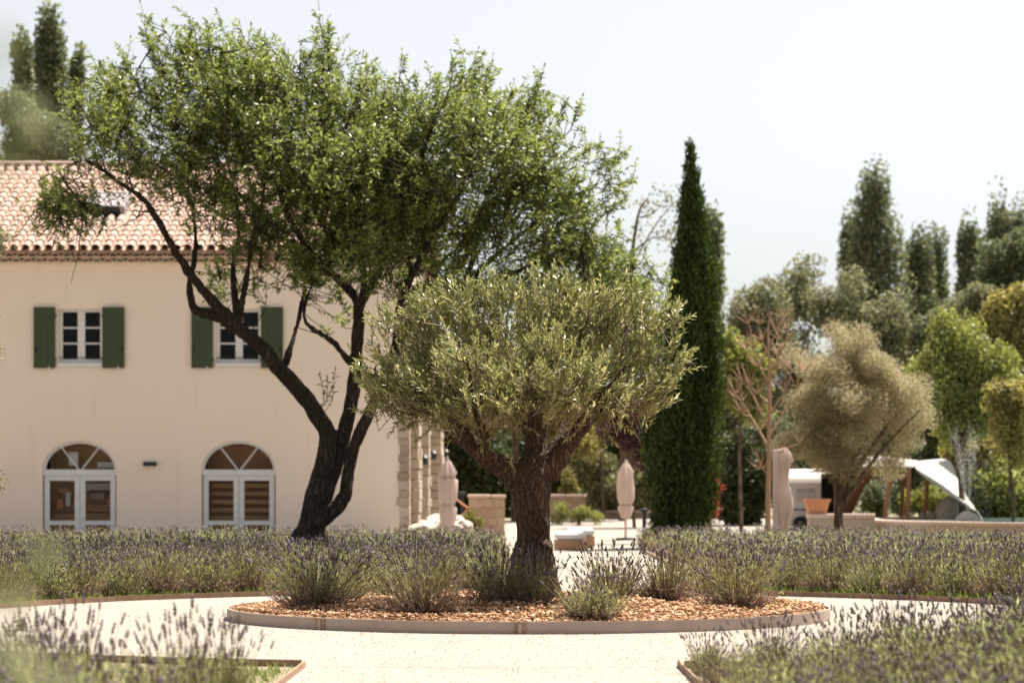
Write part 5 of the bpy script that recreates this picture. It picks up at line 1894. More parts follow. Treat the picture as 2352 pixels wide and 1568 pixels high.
def lavender(loc, k, sc, label, group, rz=None, wide=1.0):
    root = empty('lavender_plant', loc, label, 'lavender', group)
    root.rotation_euler = (0, 0, random.uniform(0, 6.28) if rz is None else rz)
    root.scale = (sc * wide * WIDE, sc * wide * WIDE, sc)
    for nm, me in zip(('foliage', 'stalks', 'flower_heads'), LAV[k % len(LAV)]):
        o = bpy.data.objects.new(nm, me)
        COL.objects.link(o)
        o.parent = root
        o['kind'] = 'stuff'
    return root


WIDE = 1.1
RG = 'lavender plants in the round bed'
for (x, Y, k, sc, wd, lb) in (
        (725, 19.3, 1, 0.88, 1.25, 'wide green lavender plant on the left of the round bed'),
        (780, 20.4, 2, 0.80, 1.1, 'lavender plant behind the wide green one on the left of the round bed'),
        (972, 18.15, 3, 1.06, 0.88, 'tall lavender with dry brown foot at the front left of the round bed'),
        (930, 20.9, 4, 1.0, 0.9, 'dark lavender plant behind the tall front left one in the round bed'),
        (1150, 19.35, 1, 0.92, 0.92, 'dark lavender plant in front of the olive trunk on its left'),
        (1228, 19.3, 3, 0.86, 0.85, 'dark lavender plant directly in front of the olive trunk'),
        (1362, 17.75, 4, 0.72, 1.25, 'low greyish lavender plant at the front edge right of the trunk'),
        (1405, 20.2, 0, 0.96, 1.05, 'full lavender plant behind the low greyish one right of the trunk'),
        (1530, 20.2, 5, 0.98, 0.85, 'upright lavender with dry brown foot right of the middle of the round bed'),
        (1690, 19.2, 1, 0.92, 1.1, 'wide lavender plant on the right side of the round bed'),
        (1620, 20.8, 0, 0.86, 1.0, 'lavender plant behind the wide one on the right of the round bed')):
    lavender(((x - CX) * Y / F, Y, 0.10), k, sc * 0.92, lb, RG, wide=wd * 1.1)

# near beds left and right of the path
WIDE = 1.0
NB = 'lavender plants of the near beds'
for (x, Y, k, sc, wd, lb) in (
        (165, 10.6, 2, 0.98, 0.62, 'blurred lavender plant with tall purple heads at lower left, left of the gravel gap'),
        (70, 10.9, 4, 0.90, 0.62, 'blurred lavender plant at lower left behind the tall headed one'),
        (430, 10.2, 2, 0.98, 0.62, 'blurred lavender plant with many heads nearest the lower left path corner'),
        (520, 10.9, 4, 0.86, 0.60, 'blurred lavender plant at lower left closest to the gravel path'),
        (30, 9.2, 0, 0.88, 0.8, 'blurred lavender plant in the lower left corner of the photo')):
    lavender(((x - CX) * Y / F, Y, 0.0), k, sc, lb, NB, wide=wd)
ORD = ['first', 'second', 'third', 'fourth', 'fifth', 'sixth', 'seventh', 'eighth', 'ninth', 'tenth', 'eleventh', 'twelfth', 'thirteenth', 'fourteenth', 'fifteenth', 'sixteenth', 'seventeenth', 'eighteenth', 'nineteenth', 'twentieth']
for i, (x, Y, sc) in enumerate(((1.10, 13.55, 0.46), (1.40, 13.0, 0.58), (1.78, 12.8, 0.68), (2.12, 12.9, 0.76), (2.47, 13.0, 0.86), (2.82, 13.1, 0.92))):
    lavender((x, Y, 0.0), (i * 5 + 2) % 6, sc, 'lavender plant in the back row of the lower right bed, ' + ORD[i] + ' from the path', NB)


def place_all(spots, data, name, label):
    acc = [[], [], []]
    for (x, y, s) in spots:
        d = data[random.randrange(len(data))]
        a = random.uniform(0, 6.28)
        R_ = np.array([[math.cos(a), -math.sin(a), 0], [math.sin(a), math.cos(a), 0], [0, 0, 1]]) * s
        tint = random.gauss(0.0, 0.17)
        for i in range(3):
            acc[i].append((d[i][0] @ R_.T + np.array([x, y, 0]), d[i][1], np.clip(d[i][2] + (tint if i < 2 else tint * 0.6), 0, 1)))
    me = joined_lavender(tuple(cat_np(a) for a in acc), LM)
    me.name = name
    tag(link(name, me), label, 'lavender bed', kind='stuff')


sp = []
Y = 12.6
while Y > 6.6:
    X = 1.12
    while X < 0.215 * Y + 0.5:
        sp.append((X + random.uniform(-0.12, 0.12), Y + random.uniform(-0.12, 0.12), random.uniform(0.86, 1.04) * min(0.98, 0.62 + 0.22 * (X - 1.2) + 0.05 * (11.5 - Y))))
        X += 0.42
    Y -= 0.46
place_all(sp, MIDD, 'lavender_bed', 'blurred mass of lavender filling the lower right bed')
sp = []
Y = 9.4
while Y > 6.0:
    X = 1.45
    while X < 0.215 * Y + 0.5:
        sp.append((-X + random.uniform(-0.12, 0.12), Y + random.uniform(-0.12, 0.12), random.uniform(0.80, 0.98)))
        X += 0.36
    Y -= 0.46
place_all(sp, MIDD, 'lavender_bed', 'blurred mass of lavender filling the lower left bed')


def field(side, where):
    spots, front = [], []
    # front row along the curved edging
    a0, a1 = (math.radians(166), math.radians(97)) if side < 0 else (math.radians(60), math.radians(20))
    L = 0.0
    a = a0
    while (a > a1):
        r = Rout(a) + 0.36 + random.uniform(-0.05, 0.05)
        p = ring_pt(a, r)
        if abs(p[0]) < 0.215 * p[1] + 0.2:
            front.append((p[0], p[1]))
        a -= 0.50 / r
    if side > 0:
        front.sort(key=lambda p: p[0])
    Y = 22.0
    row = 0
    while Y < 45.5:
        X = 0.35 if side < 0 else 2.62
        lim = 0.215 * Y + 1.3
        X += 0.22 * (row % 2)
        while X < lim:
            x = side * X + random.uniform(-0.10, 0.10)
            y = Y + random.uniform(-0.10, 0.10)
            r = math.hypot(x - RC.x, y - RC.y)
            a = math.atan2(y - RC.y, x - RC.x)
            ok = r > Rout(a) + 0.72 and y > 21.6
            if side < 0 and math.hypot(x + 2.85, y - 34.0) < 0.55:
                ok = False
            if y > 43.2 and (side < 0 or x > 4):
                ok = False
            if ok:
                spots.append((x, y, random.uniform(0.68, 1.0)))
            X += 0.47
        Y += 0.50
        row += 1
    for i, (x, y) in enumerate(front):
        lavender((x, y, 0), i % 6, random.uniform(0.84, 1.0), 'front row lavender plant of the field %s, %s from the left' % (where, ORD[i]), 'front row lavender of the fields', wide=1.1)
    spots.sort(key=lambda p: p[1])
    place_all(spots[:110], MIDD, 'lavender_field', 'nearer half of the lavender field ' + where)
    place_all(spots[110:], FARD, 'lavender_field', 'farther half of the lavender field ' + where)
    print('field', len(front), len(spots))


field(-1, 'before the house')
field(1, 'before the pool')


# weeds and grass along the edgings
def weeds():
    pos = []
    for a in np.radians(np.concatenate([rng.uniform(98, 165, 340), rng.uniform(22, 62, 420)])):
        p = ring_pt(a, Rout(a) + 0.06 + abs(rng.normal(0, 0.12)))
        pos.append((p[0], p[1], 0.0))
    for k in range(420):
        pos.append((-1.27 - rng.random() * 1.7, rng.uniform(11.0, 14.0), 0))
    for k in range(90):
        r, a = 2.3 * math.sqrt(rng.random()), rng.uniform(0, 6.28)
        pos.append((RC.x + r * math.cos(a), RC.y + r * math.sin(a), 0.1))
    c = np.array(pos)
    sz = np.concatenate([rng.uniform(0.6, 1.5, len(c) - 510), rng.uniform(0.3, 0.8, 420), np.full(90, 0.55)])
    per = 9
    n = len(c) * per
    cc = np.repeat(c, per, 0) + rng.normal(0, 0.025, (n, 3)) * np.array([1, 1, 0])
    d = rand_dirs(n, 1.4)
    d[:, 2] = np.abs(d[:, 2])
    s = np.repeat(sz, per)
    V, Fc = kites(cc, d, rand_dirs(n), 0.09 * s * rng.uniform(0.5, 1.2, n), 0.012 * s, 0.5)
    r = np.clip(np.repeat(rng.random(len(c)), per) * 0.7 + 0.3 * rng.random(n), 0, 1)
    tag(link('weeds', npmesh('weeds', V, Fc, M['weed'], r)), 'bright green weeds growing along the steel edgings', 'weeds', kind='stuff')


weeds()


# ------------------------------------------------------------------ garden furniture and far structures
def parasol(x, ytop, ybot_canvas, Y, label, strap, prof):
    s = Y / F
    X = (x - CX) * s
    g = gz(Y)
    root = empty('closed_parasol', (X, Y, g), label, 'parasol', 'closed beige parasols')
    MB().tube([(X, Y, g + 0.05), (X, Y, CH - (ytop - HZ) * s - 0.05)], 0.028, 8).build('pole', M['canvas'], root)
    MB().lathe([(0.001, 0.07), (0.22, 0.06), (0.24, 0.0)], (X, Y, g), 16).build('base', M['dark'], root)
    pr = [(w_ * s, CH - (y - HZ) * s) for (y, w_) in prof]
    mb = MB()
    n = 48
    V, Fc = [], []
    for j, (r, z) in enumerate(pr):
        for i in range(n):
            a = 2 * math.pi * i / n
            fold = 1 + 0.22 * math.sin(7 * a + 0.8 * math.sin(j * 0.9)) + 0.10 * math.sin(3 * a + 1.3 * j)
            V.append((X + r * fold * math.cos(a), Y + r * fold * math.sin(a), z))
    for j in range(len(pr) - 1):
        for i in range(n):
            Fc.append((j * n + i, j * n + (i + 1) % n, (j + 1) * n + (i + 1) % n, (j + 1) * n + i))
    mb.add(V, Fc).build('canopy', M['canvas'], root, smooth=True)
    zt = [z for r, z in pr]
    for (yy, ww) in strap:
        MB().lathe([(ww * s * 1.12, -0.025), (ww * s * 1.2, 0.0), (ww * s * 1.12, 0.025)], (X, Y, CH - (yy - HZ) * s), 20).build('strap', M['wall_stone'], root)
    MB().lathe([(0.014, -0.02), (0.022, 0.02), (0.01, 0.05), (0.001, 0.06)], (X, Y, zt[0]), 10).build('finial', M['canvas'], root)


parasol(1028, 1052, 1215, 46, 'closed beige parasol tied twice, beside the house corner', [(1096, 14), (1160, 13)],
        [(1054, 2), (1062, 7), (1085, 18), (1090, 18), (1096, 14), (1102, 19), (1118, 19), (1140, 20), (1156, 16), (1160, 13), (1166, 17), (1185, 17), (1205, 14), (1225, 13)])
parasol(1437, 1058, 1190, 54, 'closed beige parasol standing on the bright gravel terrace', [(1159, 11)],
        [(1060, 2), (1068, 7), (1083, 17), (1087, 16), (1092, 15), (1120, 17), (1145, 17), (1156, 14), (1159, 11), (1163, 15), (1172, 14), (1182, 11), (1190, 9)])


def hanging_parasol():
    Y = 43.5
    s = Y / F
    X0 = (1782 - CX) * s
    root = empty('cantilever_parasol', (X0, Y, 0), 'closed cantilever parasol with hanging beige cloth beside the dry tree', 'parasol')
    zt = CH - (1032 - HZ) * s
    MB().box(X0 - 0.055, X0 + 0.055, Y - 0.05, Y + 0.05, 0.05, zt).build('mast', M['canvas'], root, bevel=0.01)
    MB().box(X0 - 0.35, X0 + 0.45, Y - 0.3, Y + 0.3, 0.0, 0.07).build('base_plate', M['dark'], root)
    X1 = (1802 - CX) * s
    MB().tube([(X0, Y, zt - 0.04), (X1, Y, zt - 0.0)], 0.03, 8).build('arm', M['canvas'], root)
    prof = [(1028, 3), (1040, 9), (1060, 14), (1064, 11), (1090, 10), (1112, 9), (1120, 12), (1140, 15), (1165, 16), (1185, 12), (1205, 10), (1222, 8)]
    V, Fc, n = [], [], 44
    for j, (y, w_) in enumerate(prof):
        for i in range(n):
            a = 2 * math.pi * i / n
            r = w_ * s * (1 + 0.30 * math.sin(6 * a + 0.9 * math.sin(j * 0.8)) + 0.12 * math.sin(2 * a + j * 0.7))
            V.append((X1 + 0.02 * math.sin(j) + r * math.cos(a), Y + r * math.sin(a), CH - (y - HZ) * s))
    for j in range(len(prof) - 1):
        for i in range(n):
            Fc.append((j * n + i, j * n + (i + 1) % n, (j + 1) * n + (i + 1) % n, (j + 1) * n + i))
    MB().add(V, Fc).build('canopy', M['canvas'], root, smooth=True)


hanging_parasol()


def stone_wall(x0, x1, ytop, Y, g, th, label, courses, cop=0.09, lw=0.34):
    s = Y / F
    X0, X1 = (x0 - CX) * s, (x1 - CX) * s
    zt = CH - (ytop - HZ) * s
    root = empty('stone_wall', ((X0 + X1) / 2, Y, g), label, 'stone wall', 'low stone walls of the terrace')
    MB().box(X0 + 0.02, X1 - 0.02, Y + 0.03, Y + th - 0.03, g - 0.05, zt - cop).build('core', M['mortar'], root)
    h = (zt - cop - g) / courses
    for c in range(courses):
        x = X0
        while x < X1 - 0.05:
            w_ = min(random.uniform(lw * 0.6, lw * 1.4), X1 - x)
            if X1 - x - w_ < 0.1:
                w_ = X1 - x
            o = random.uniform(-0.012, 0.012)
            MB().box(x + 0.008, x + w_ - 0.008, Y + o, Y + th + o, g + h * c + 0.006, g + h * (c + 1) - 0.006).build('stone', M['wall_stone'], root, bevel=0.014)
            x += w_
    x = X0 - 0.03
    while x < X1:
        w_ = min(random.uniform(0.35, 0.6), X1 + 0.03 - x)
        MB().box(x + 0.004, x + w_ - 0.004, Y - 0.05, Y + th + 0.05, zt - cop + 0.004, zt + random.uniform(-0.008, 0.008)).build('coping', M['coping'], root, bevel=0.02)
        x += w_


stone_wall(1076, 1160, 1135, 58, gz(58), 0.6, 'low stone wall with rounded end right of the left parasol', 4)
stone_wall(1262, 1346, 1135, 72, gz(72), 0.5, 'taller stone wall just right of the olive trunk', 5)
stone_wall(1348, 1528, 1171, 72.6, gz(72.6), 0.45, 'long low stone wall behind the right parasol', 2)


def rock(loc, r, label, group, m='rock_white', flat=0.75, seed=0):
    b = bmesh.new()
    bmesh.ops.create_icosphere(b, subdivisions=3, radius=1)
    for v in b.verts:
        k = 1 + 0.35 * noise.noise(v.co * 1.3 + Vector((seed * 7.1, 0, 0))) + 0.14 * noise.noise(v.co * 3.5 + Vector((0, seed * 3.3, 0)))
        v.co = v.co * k
        v.co.z *= flat
        v.co *= r
        if v.co.z < -r * 0.4:
            v.co.z = -r * 0.4
    me = bpy.data.meshes.new('boulder')
    b.to_mesh(me)
    b.free()
    me.materials.append(M[m])
    o = link('boulder', me)
    o.location = Vector(loc) + Vector((0, 0, r * 0.38))
    o.rotation_euler = (0, 0, seed)
    tag(o, label, 'boulder', group)


for i, (x, y, Y, r, lb) in enumerate((
        (970, 1205, 48.5, 0.30, 'white sunlit boulder leftmost at the foot of the stone side wall'), (995, 1200, 48.8, 0.34, 'white sunlit boulder just left of the left parasol foot'), (1008, 1186, 49.4, 0.30, 'highest white boulder behind the left parasol'),
        (1045, 1205, 48.2, 0.33, 'white sunlit boulder right of the left parasol foot'), (1056, 1200, 47.6, 0.26, 'rightmost white boulder of the pile by the left parasol'), (1046, 1188, 49.6, 0.2, 'small white boulder on the right behind the left parasol'),
        (1497, 1205, 50, 0.2, 'white rounded boulder beside the dark bollard'), (1607, 1206, 46, 0.17, 'white boulder at the right foot of the cypress'), (1590, 1210, 46.2, 0.13, 'small white boulder at the foot of the cypress'))):
    p = P(x, y, Y)
    rock((p.x, Y, max(0.0, p.z - r * 0.9)), r, lb, 'white boulders in the garden', seed=i + 1)
    if p.z - r * 0.9 > 0.15:
        rock((p.x + 0.05, Y + 0.1, 0.0), r * 1.15, 'hidden lower boulder under the ' + lb, 'white boulders in the garden', seed=i + 20)


def bollard(x, ytop, Y, label):
    s = Y / F
    X = (x - CX) * s
    g = gz(Y)
    zt = CH - (ytop - HZ) * s
    root = empty('bollard_light', (X, Y, g), label, 'bollard light', 'dark bollard lights')
    MB().tube([(X, Y, g), (X, Y, zt - 0.12)], 0.045, 12).build('post', M['dark'], root)
    MB().lathe([(0.001, 0), (0.085, -0.02), (0.09, -0.07), (0.05, -0.09), (0.05, -0.12), (0.001, -0.12)], (X, Y, zt), 16).build('lamp_head', M['dark'], root)


bollard(1480, 1166, 51, 'dark bollard light at the edge of the gravel terrace')
bollard(1061, 1128, 60, 'dark bollard light behind the left low stone wall')


def daybed(x0, x1, yt, Y, dep, label, armless=False):
    s = Y / F
    X0, X1 = (x0 - CX) * s, (x1 - CX) * s
    zt = CH - (yt - HZ) * s
    root = empty('garden_pouf', ((X0 + X1) / 2, Y, 0), label, 'seat', 'low terrace seats')
    for k in range(4):
        z0, z1 = 0.03 + (zt - 0.17) * k / 4, 0.03 + (zt - 0.17) * (k + 1) / 4
        MB().box(X0, X1, Y, Y + 0.03, z0 + 0.002, z1 - 0.002).build('front_board', M['tanwood'], root)
        MB().box(X1 - 0.03, X1, Y + 0.032, Y + dep, z0 + 0.002, z1 - 0.002).build('side_board', M['tanwood'], root)
        MB().box(X0, X0 + 0.03, Y + 0.032, Y + dep, z0 + 0.002, z1 - 0.002).build('side_board', M['tanwood'], root)
    MB().box(X0 + 0.005, X1 - 0.005, Y + 0.005, Y + dep, zt - 0.135, zt).build('cushion', M['whitefab'], root, bevel=0.04)
    MB().box(X0 + 0.06, X1 - 0.06, Y + 0.06, Y + dep - 0.03, 0.0, zt - 0.14).build('frame', M['tanwood'], root)


daybed(1274, 1347, 1222, 43.8, 0.8, 'low tan wooden terrace seat with white cushion, the nearer one')
daybed(1303, 1366, 1213, 45.6, 0.8, 'low tan wooden terrace seat with white cushion, the farther one')


def lounge_chair():
    Y = 55.5
    root = empty('lounge_chair', (P(1058, 1180, Y).x, Y, 0), 'terracotta sling chair with white cushion beside the left parasol', 'chair')
    pts = [P(1040, 1150, Y), P(1046, 1146, Y), P(1062, 1160, Y), P(1072, 1166, Y), P(1066, 1176, Y), P(1044, 1190, Y)]
    V, Fc = [], []
    for p in pts:
        V += [(p.x, p.y - 0.28, p.z), (p.x, p.y + 0.28, p.z)]
    for i in range(len(pts) - 1):
        Fc.append((2 * i, 2 * i + 1, 2 * i + 3, 2 * i + 2))
    o = MB().add(V, Fc).build('sling', M['terracotta'], root)
    md = o.modifiers.new('s', 'SOLIDIFY')
    md.thickness = 0.04
    a, b = P(1040, 1184, Y), P(1062, 1198, Y)
    MB().box(a.x, b.x, Y - 0.26, Y + 0.26, b.z, a.z).build('cushion', M['whitefab'], root, bevel=0.04)
    for dx in (-0.02, 0.26):
        for dy in (-0.24, 0.24):
            MB().tube([(a.x + dx, Y + dy, 0), (a.x + dx, Y + dy, b.z + 0.02)], 0.02, 6).build('leg', M['wood'], root)


lounge_chair()


# pool -----------------------------------------------------------------
def pool():
    C = Vector((20.6, 55.0, 0))
    R0, R1, zt = 12.5, 12.15, 0.46
    root = empty('round_pool', C, 'large round raised pool with pale stone rim at the right', 'pool')
    n = 150
    a0 = math.radians(95)
    a1 = math.radians(265)
    seg = 46
    for k in range(seg):
        A = a0 + (a1 - a0) * k / seg
        B = a0 + (a1 - a0) * (k + 1) / seg - 0.004 / R0
        V, Fc = [], []
        for i in range(5):
            t = A + (B - A) * i / 4
            c_, s_ = math.cos(t), math.sin(t)
            for (r, z) in ((R0 + 0.06, zt - 0.07), (R1, zt - 0.07), (R1, zt), (R0 + 0.06, zt)):
                V.append((C.x + r * c_, C.y + r * s_, z))
        for i in range(4):
            for j in range(4):
                Fc.append((i * 4 + j, i * 4 + (j + 1) % 4, i * 4 + 4 + (j + 1) % 4, i * 4 + 4 + j))
        Fc += [(0, 1, 2, 3), (16, 19, 18, 17)]
        MB().add(V, Fc).build('rim_stone', M['coping'], root)
    MB().lathe([(R0, -0.05), (R0, zt - 0.072), (R1 + 0.02, zt - 0.072), (R1 + 0.02, zt - 0.3)], C, 160).build('pool_wall', M['stone_side'], root)
    V = [(C.x, C.y, zt - 0.03)] + [(C.x + (R1 + 0.019) * math.cos(2 * math.pi * i / 120), C.y + (R1 + 0.019) * math.sin(2 * math.pi * i / 120), zt - 0.03) for i in range(120)]
    MB().add(V, [(0, 1 + i, 1 + (i + 1) % 120) for i in range(120)]).build('water', M['water'], root)
    # low wall that runs into the pool from the left
    x0, x1 = P(1860, 1180, 53.5).x, P(2010, 1180, 53.5).x
    w_ = empty('pool_side_wall', ((x0 + x1) / 2, 53.5, 0), 'low cream wall with flat coping joining the round pool', 'stone wall')
    MB().box(x0, x1, 53.5, 54.0, -0.02, 0.50).build('wall_body', M['stone_side'], w_)
    x = x0 - 0.03
    while x < x1 - 0.1:
        MB().box(x + 0.003, min(x1, x + 0.5) - 0.003, 53.44, 54.06, 0.503, 0.60).build('coping', M['coping'], w_, bevel=0.012)
        x += 0.5
    # terracotta pot on the wall
    px = P(1876, 1160, 53.75)
    pt = empty('terracotta_pot', (px.x, 53.75, 0.60), 'square orange terracotta pot standing on the cream pool wall', 'pot')
    def frust(a, b, z0, z1):
        return MB().add([(px.x - a, 53.75 - a, z0), (px.x + a, 53.75 - a, z0), (px.x + a, 53.75 + a, z0), (px.x - a, 53.75 + a, z0), (px.x - b, 53.75 - b, z1), (px.x + b, 53.75 - b, z1), (px.x + b, 53.75 + b, z1), (px.x - b, 53.75 + b, z1)],
                        [(0, 3, 2, 1), (4, 5, 6, 7), (0, 1, 5, 4), (1, 2, 6, 5), (2, 3, 7, 6), (3, 0, 4, 7)])
    frust(0.19, 0.25, 0.603, 0.86).build('pot_body', M['terracotta'], pt)
    frust(0.275, 0.28, 0.862, 0.93).build('pot_rim', M['terracotta'], pt)
    frust(0.22, 0.22, 0.925, 0.936).build('soil', M['soil'], pt)
    # fountain rocks and jets
    for i, (x, y, Y, r, lb) in enumerate(((2176, 1165, 60.5, 0.30, 'tall white rock on the far rim of the pool'), (2140, 1174, 60.8, 0.15, 'small pale rock left of the tall white rock on the pool rim'), (2200, 1174, 60.8, 0.16, 'small pale rock right of the tall white rock on the pool rim'), (2120, 1176, 61, 0.12, 'smallest pale rock at the left end of the pool rim rocks'), (2222, 1192, 53, 0.27, 'pink grey rock in the pool under the fountain jets'))):
        rock((P(x, y, Y).x, Y, 0.44 if Y > 55 else 0.33), r, lb, 'rocks of the pool fountain', flat=1.5 if i == 0 else 0.8, seed=i + 40)
    Yj = 53.0
    root2 = empty('fountain', (P(2222, 1190, Yj).x, Yj, 0.45), 'white fountain jets rising from the rock in the pool', 'fountain')
    jets = [(2222, 1188, 2189, 985, 16), (2222, 1188, 2208, 1030, 10), (2224, 1188, 2231, 985, 14), (2224, 1188, 2240, 1000, 10)]
    vs, fs, o = [], [], 0
    oc = np.array([[1, 0, 0], [0, 1, 0], [-1, 0, 0], [0, -1, 0], [0, 0, 1.6], [0, 0, -1.6]])
    f = np.array([[0, 1, 4], [1, 2, 4], [2, 3, 4], [3, 0, 4], [1, 0, 5], [2, 1, 5], [3, 2, 5], [0, 3, 5]])
    for (xa, ya, xb, yb, sp) in jets:
        a, b = np.array(P(xa, ya, Yj)), np.array(P(xb, yb, Yj))
        n_ = 520
        t = rng.random(n_) ** 0.8
        p = a + (b - a) * t[:, None]
        p[:, 0] += (b - a)[0] * (t - t * t) * -0.4
        p += rng.normal(0, 1, (n_, 3)) * (0.008 + 0.07 * t[:, None] ** 2) * np.array([1, 1, 1.5])
        # falling drops drift to the right
        fall = rng.random(n_) < 0.25
        p[fall, 0] += rng.random(fall.sum()) * 0.5
        p[fall, 2] -= rng.random(fall.sum()) * 0.9
        p[:, 2] = np.maximum(p[:, 2], 0.4)
        s = rng.uniform(0.003, 0.008, (n_, 1, 1))
        vs.append((p[:, None, :] + s * oc[None]).reshape(-1, 3))
        fs.append((np.arange(n_)[:, None, None] * 6 + f[None]).reshape(-1, 3) + o)
        o += n_ * 6
    tag(link('spray', npmesh('spray', np.concatenate(vs), np.concatenate(fs), M['droplet']), root2), kind='stuff')
    MB().tube([P(2223, 1192, Yj), P(2223, 1180, Yj)], 0.02, 8).build('nozzle', M['dark'], root2)


pool()


def caravan():
    Y = 62.0
    s = Y / F
    g = gz(Y)
    X0, X1 = (1806 - CX) * s, (1945 - CX) * s
    zt = CH - (1076 - HZ) * s
    zb = g + 0.12
    root = empty('caravan', ((X0 + X1) / 2, Y, g), 'small rounded white caravan with open door behind the pool wall', 'caravan')
    # rounded body section swept across its width
    prof = []
    dep = 2.2
    for i in range(25):
        t = i / 24
        a = math.pi * t
        prof.append((Y + dep / 2 - dep / 2 * math.copysign(abs(math.cos(a)) ** 0.55, math.cos(a)), zb + 0.25 + (zt - zb - 0.25) * abs(math.sin(a)) ** 0.5))
    V, Fc = [], []
    xs = [X0, X0 + 0.08, X1 - 0.08, X1]
    sc = [0.95, 1.0, 1.0, 0.95]
    for x, k in zip(xs, sc):
        for (y, z) in prof:
            V.append((x, Y + dep / 2 + (y - Y - dep / 2) * k, zb + (z - zb) * k))
        V.append((x, Y + dep, zb))
        V.append((x, Y + 0.0, zb))
    n = len(prof) + 2
    for j in range(3):
        for i in range(n):
            Fc.append((j * n + i, j * n + (i + 1) % n, (j + 1) * n + (i + 1) % n, (j + 1) * n + i))
    Fc.append(tuple(range(n)))
    Fc.append(tuple(3 * n + i for i in range(n))[::-1])
    MB().add(V, Fc).build('body', M['caravan'], root)
    x0, x1 = (1886 - CX) * s, (1915 - CX) * s
    MB().box(x0, x1, Y - 0.03, Y + 0.02, zb + 0.02, CH - (1088 - HZ) * s).build('door_opening', M['black'], root)
    MB().box(x1, x1 + 0.04, Y - 0.45, Y - 0.03, zb + 0.02, CH - (1090 - HZ) * s).build('door', M['caravan'], root)
    MB().box((1846 - CX) * s, (1860 - CX) * s, Y - 0.25, Y - 0.0, zb + 0.15, zb + 0.27).build('tap_box', M['dark'], root)
    MB().box(X0 + 0.25, x0 - 0.15, Y - 0.02, Y + 0.02, zb + 0.62, zb + 0.95).build('window', M['glass'], root)
    MB().box(X0 + 0.05, x0 - 0.03, Y - 0.018, Y + 0.02, zb + 0.40, zb + 0.43).build('trim_strip', M['dark'], root)
    zr = CH - (1083 - HZ) * s
    MB().add([(X0 - 0.05, Y - 0.75, zr - 0.06), (x0 + 0.1, Y - 0.75, zr + 0.05), (x0 + 0.1, Y + 0.1, zt), (X0 - 0.05, Y + 0.1, zt - 0.02), (X0 - 0.05, Y - 0.75, zr - 0.10), (x0 + 0.1, Y - 0.75, zr + 0.01), (x0 + 0.1, Y + 0.1, zt - 0.04), (X0 - 0.05, Y + 0.1, zt - 0.06)],
             [(0, 1, 2, 3), (7, 6, 5, 4), (0, 4, 5, 1), (1, 5, 6, 2), (2, 6, 7, 3), (3, 7, 4, 0)]).build('awning', M['whitefab'], root)
    for xx in (X0 + 0.35, X1 - 0.3):
        V, Fc = [], []
        mb = MB()
        mb.lathe([(0.07, 0.0), (0.17, 0.0), (0.18, 0.04), (0.18, 0.12), (0.17, 0.15), (0.07, 0.15), (0.07, 0.0)], (0, 0, 0), 20)
        o = mb.build('wheel', M['tyre'], root)
        o.matrix_basis = Matrix.Translation(Vector((xx, Y + 0.02, g + 0.18)) - root.location) @ Matrix.Rotation(math.pi / 2, 4, 'X')
    MB().box(X1 - 0.02, X1 + 0.03, Y - 0.02, Y + 0.05, zb + 0.12, zb + 0.28).build('rear_light', M['rear_light'], root)


caravan()


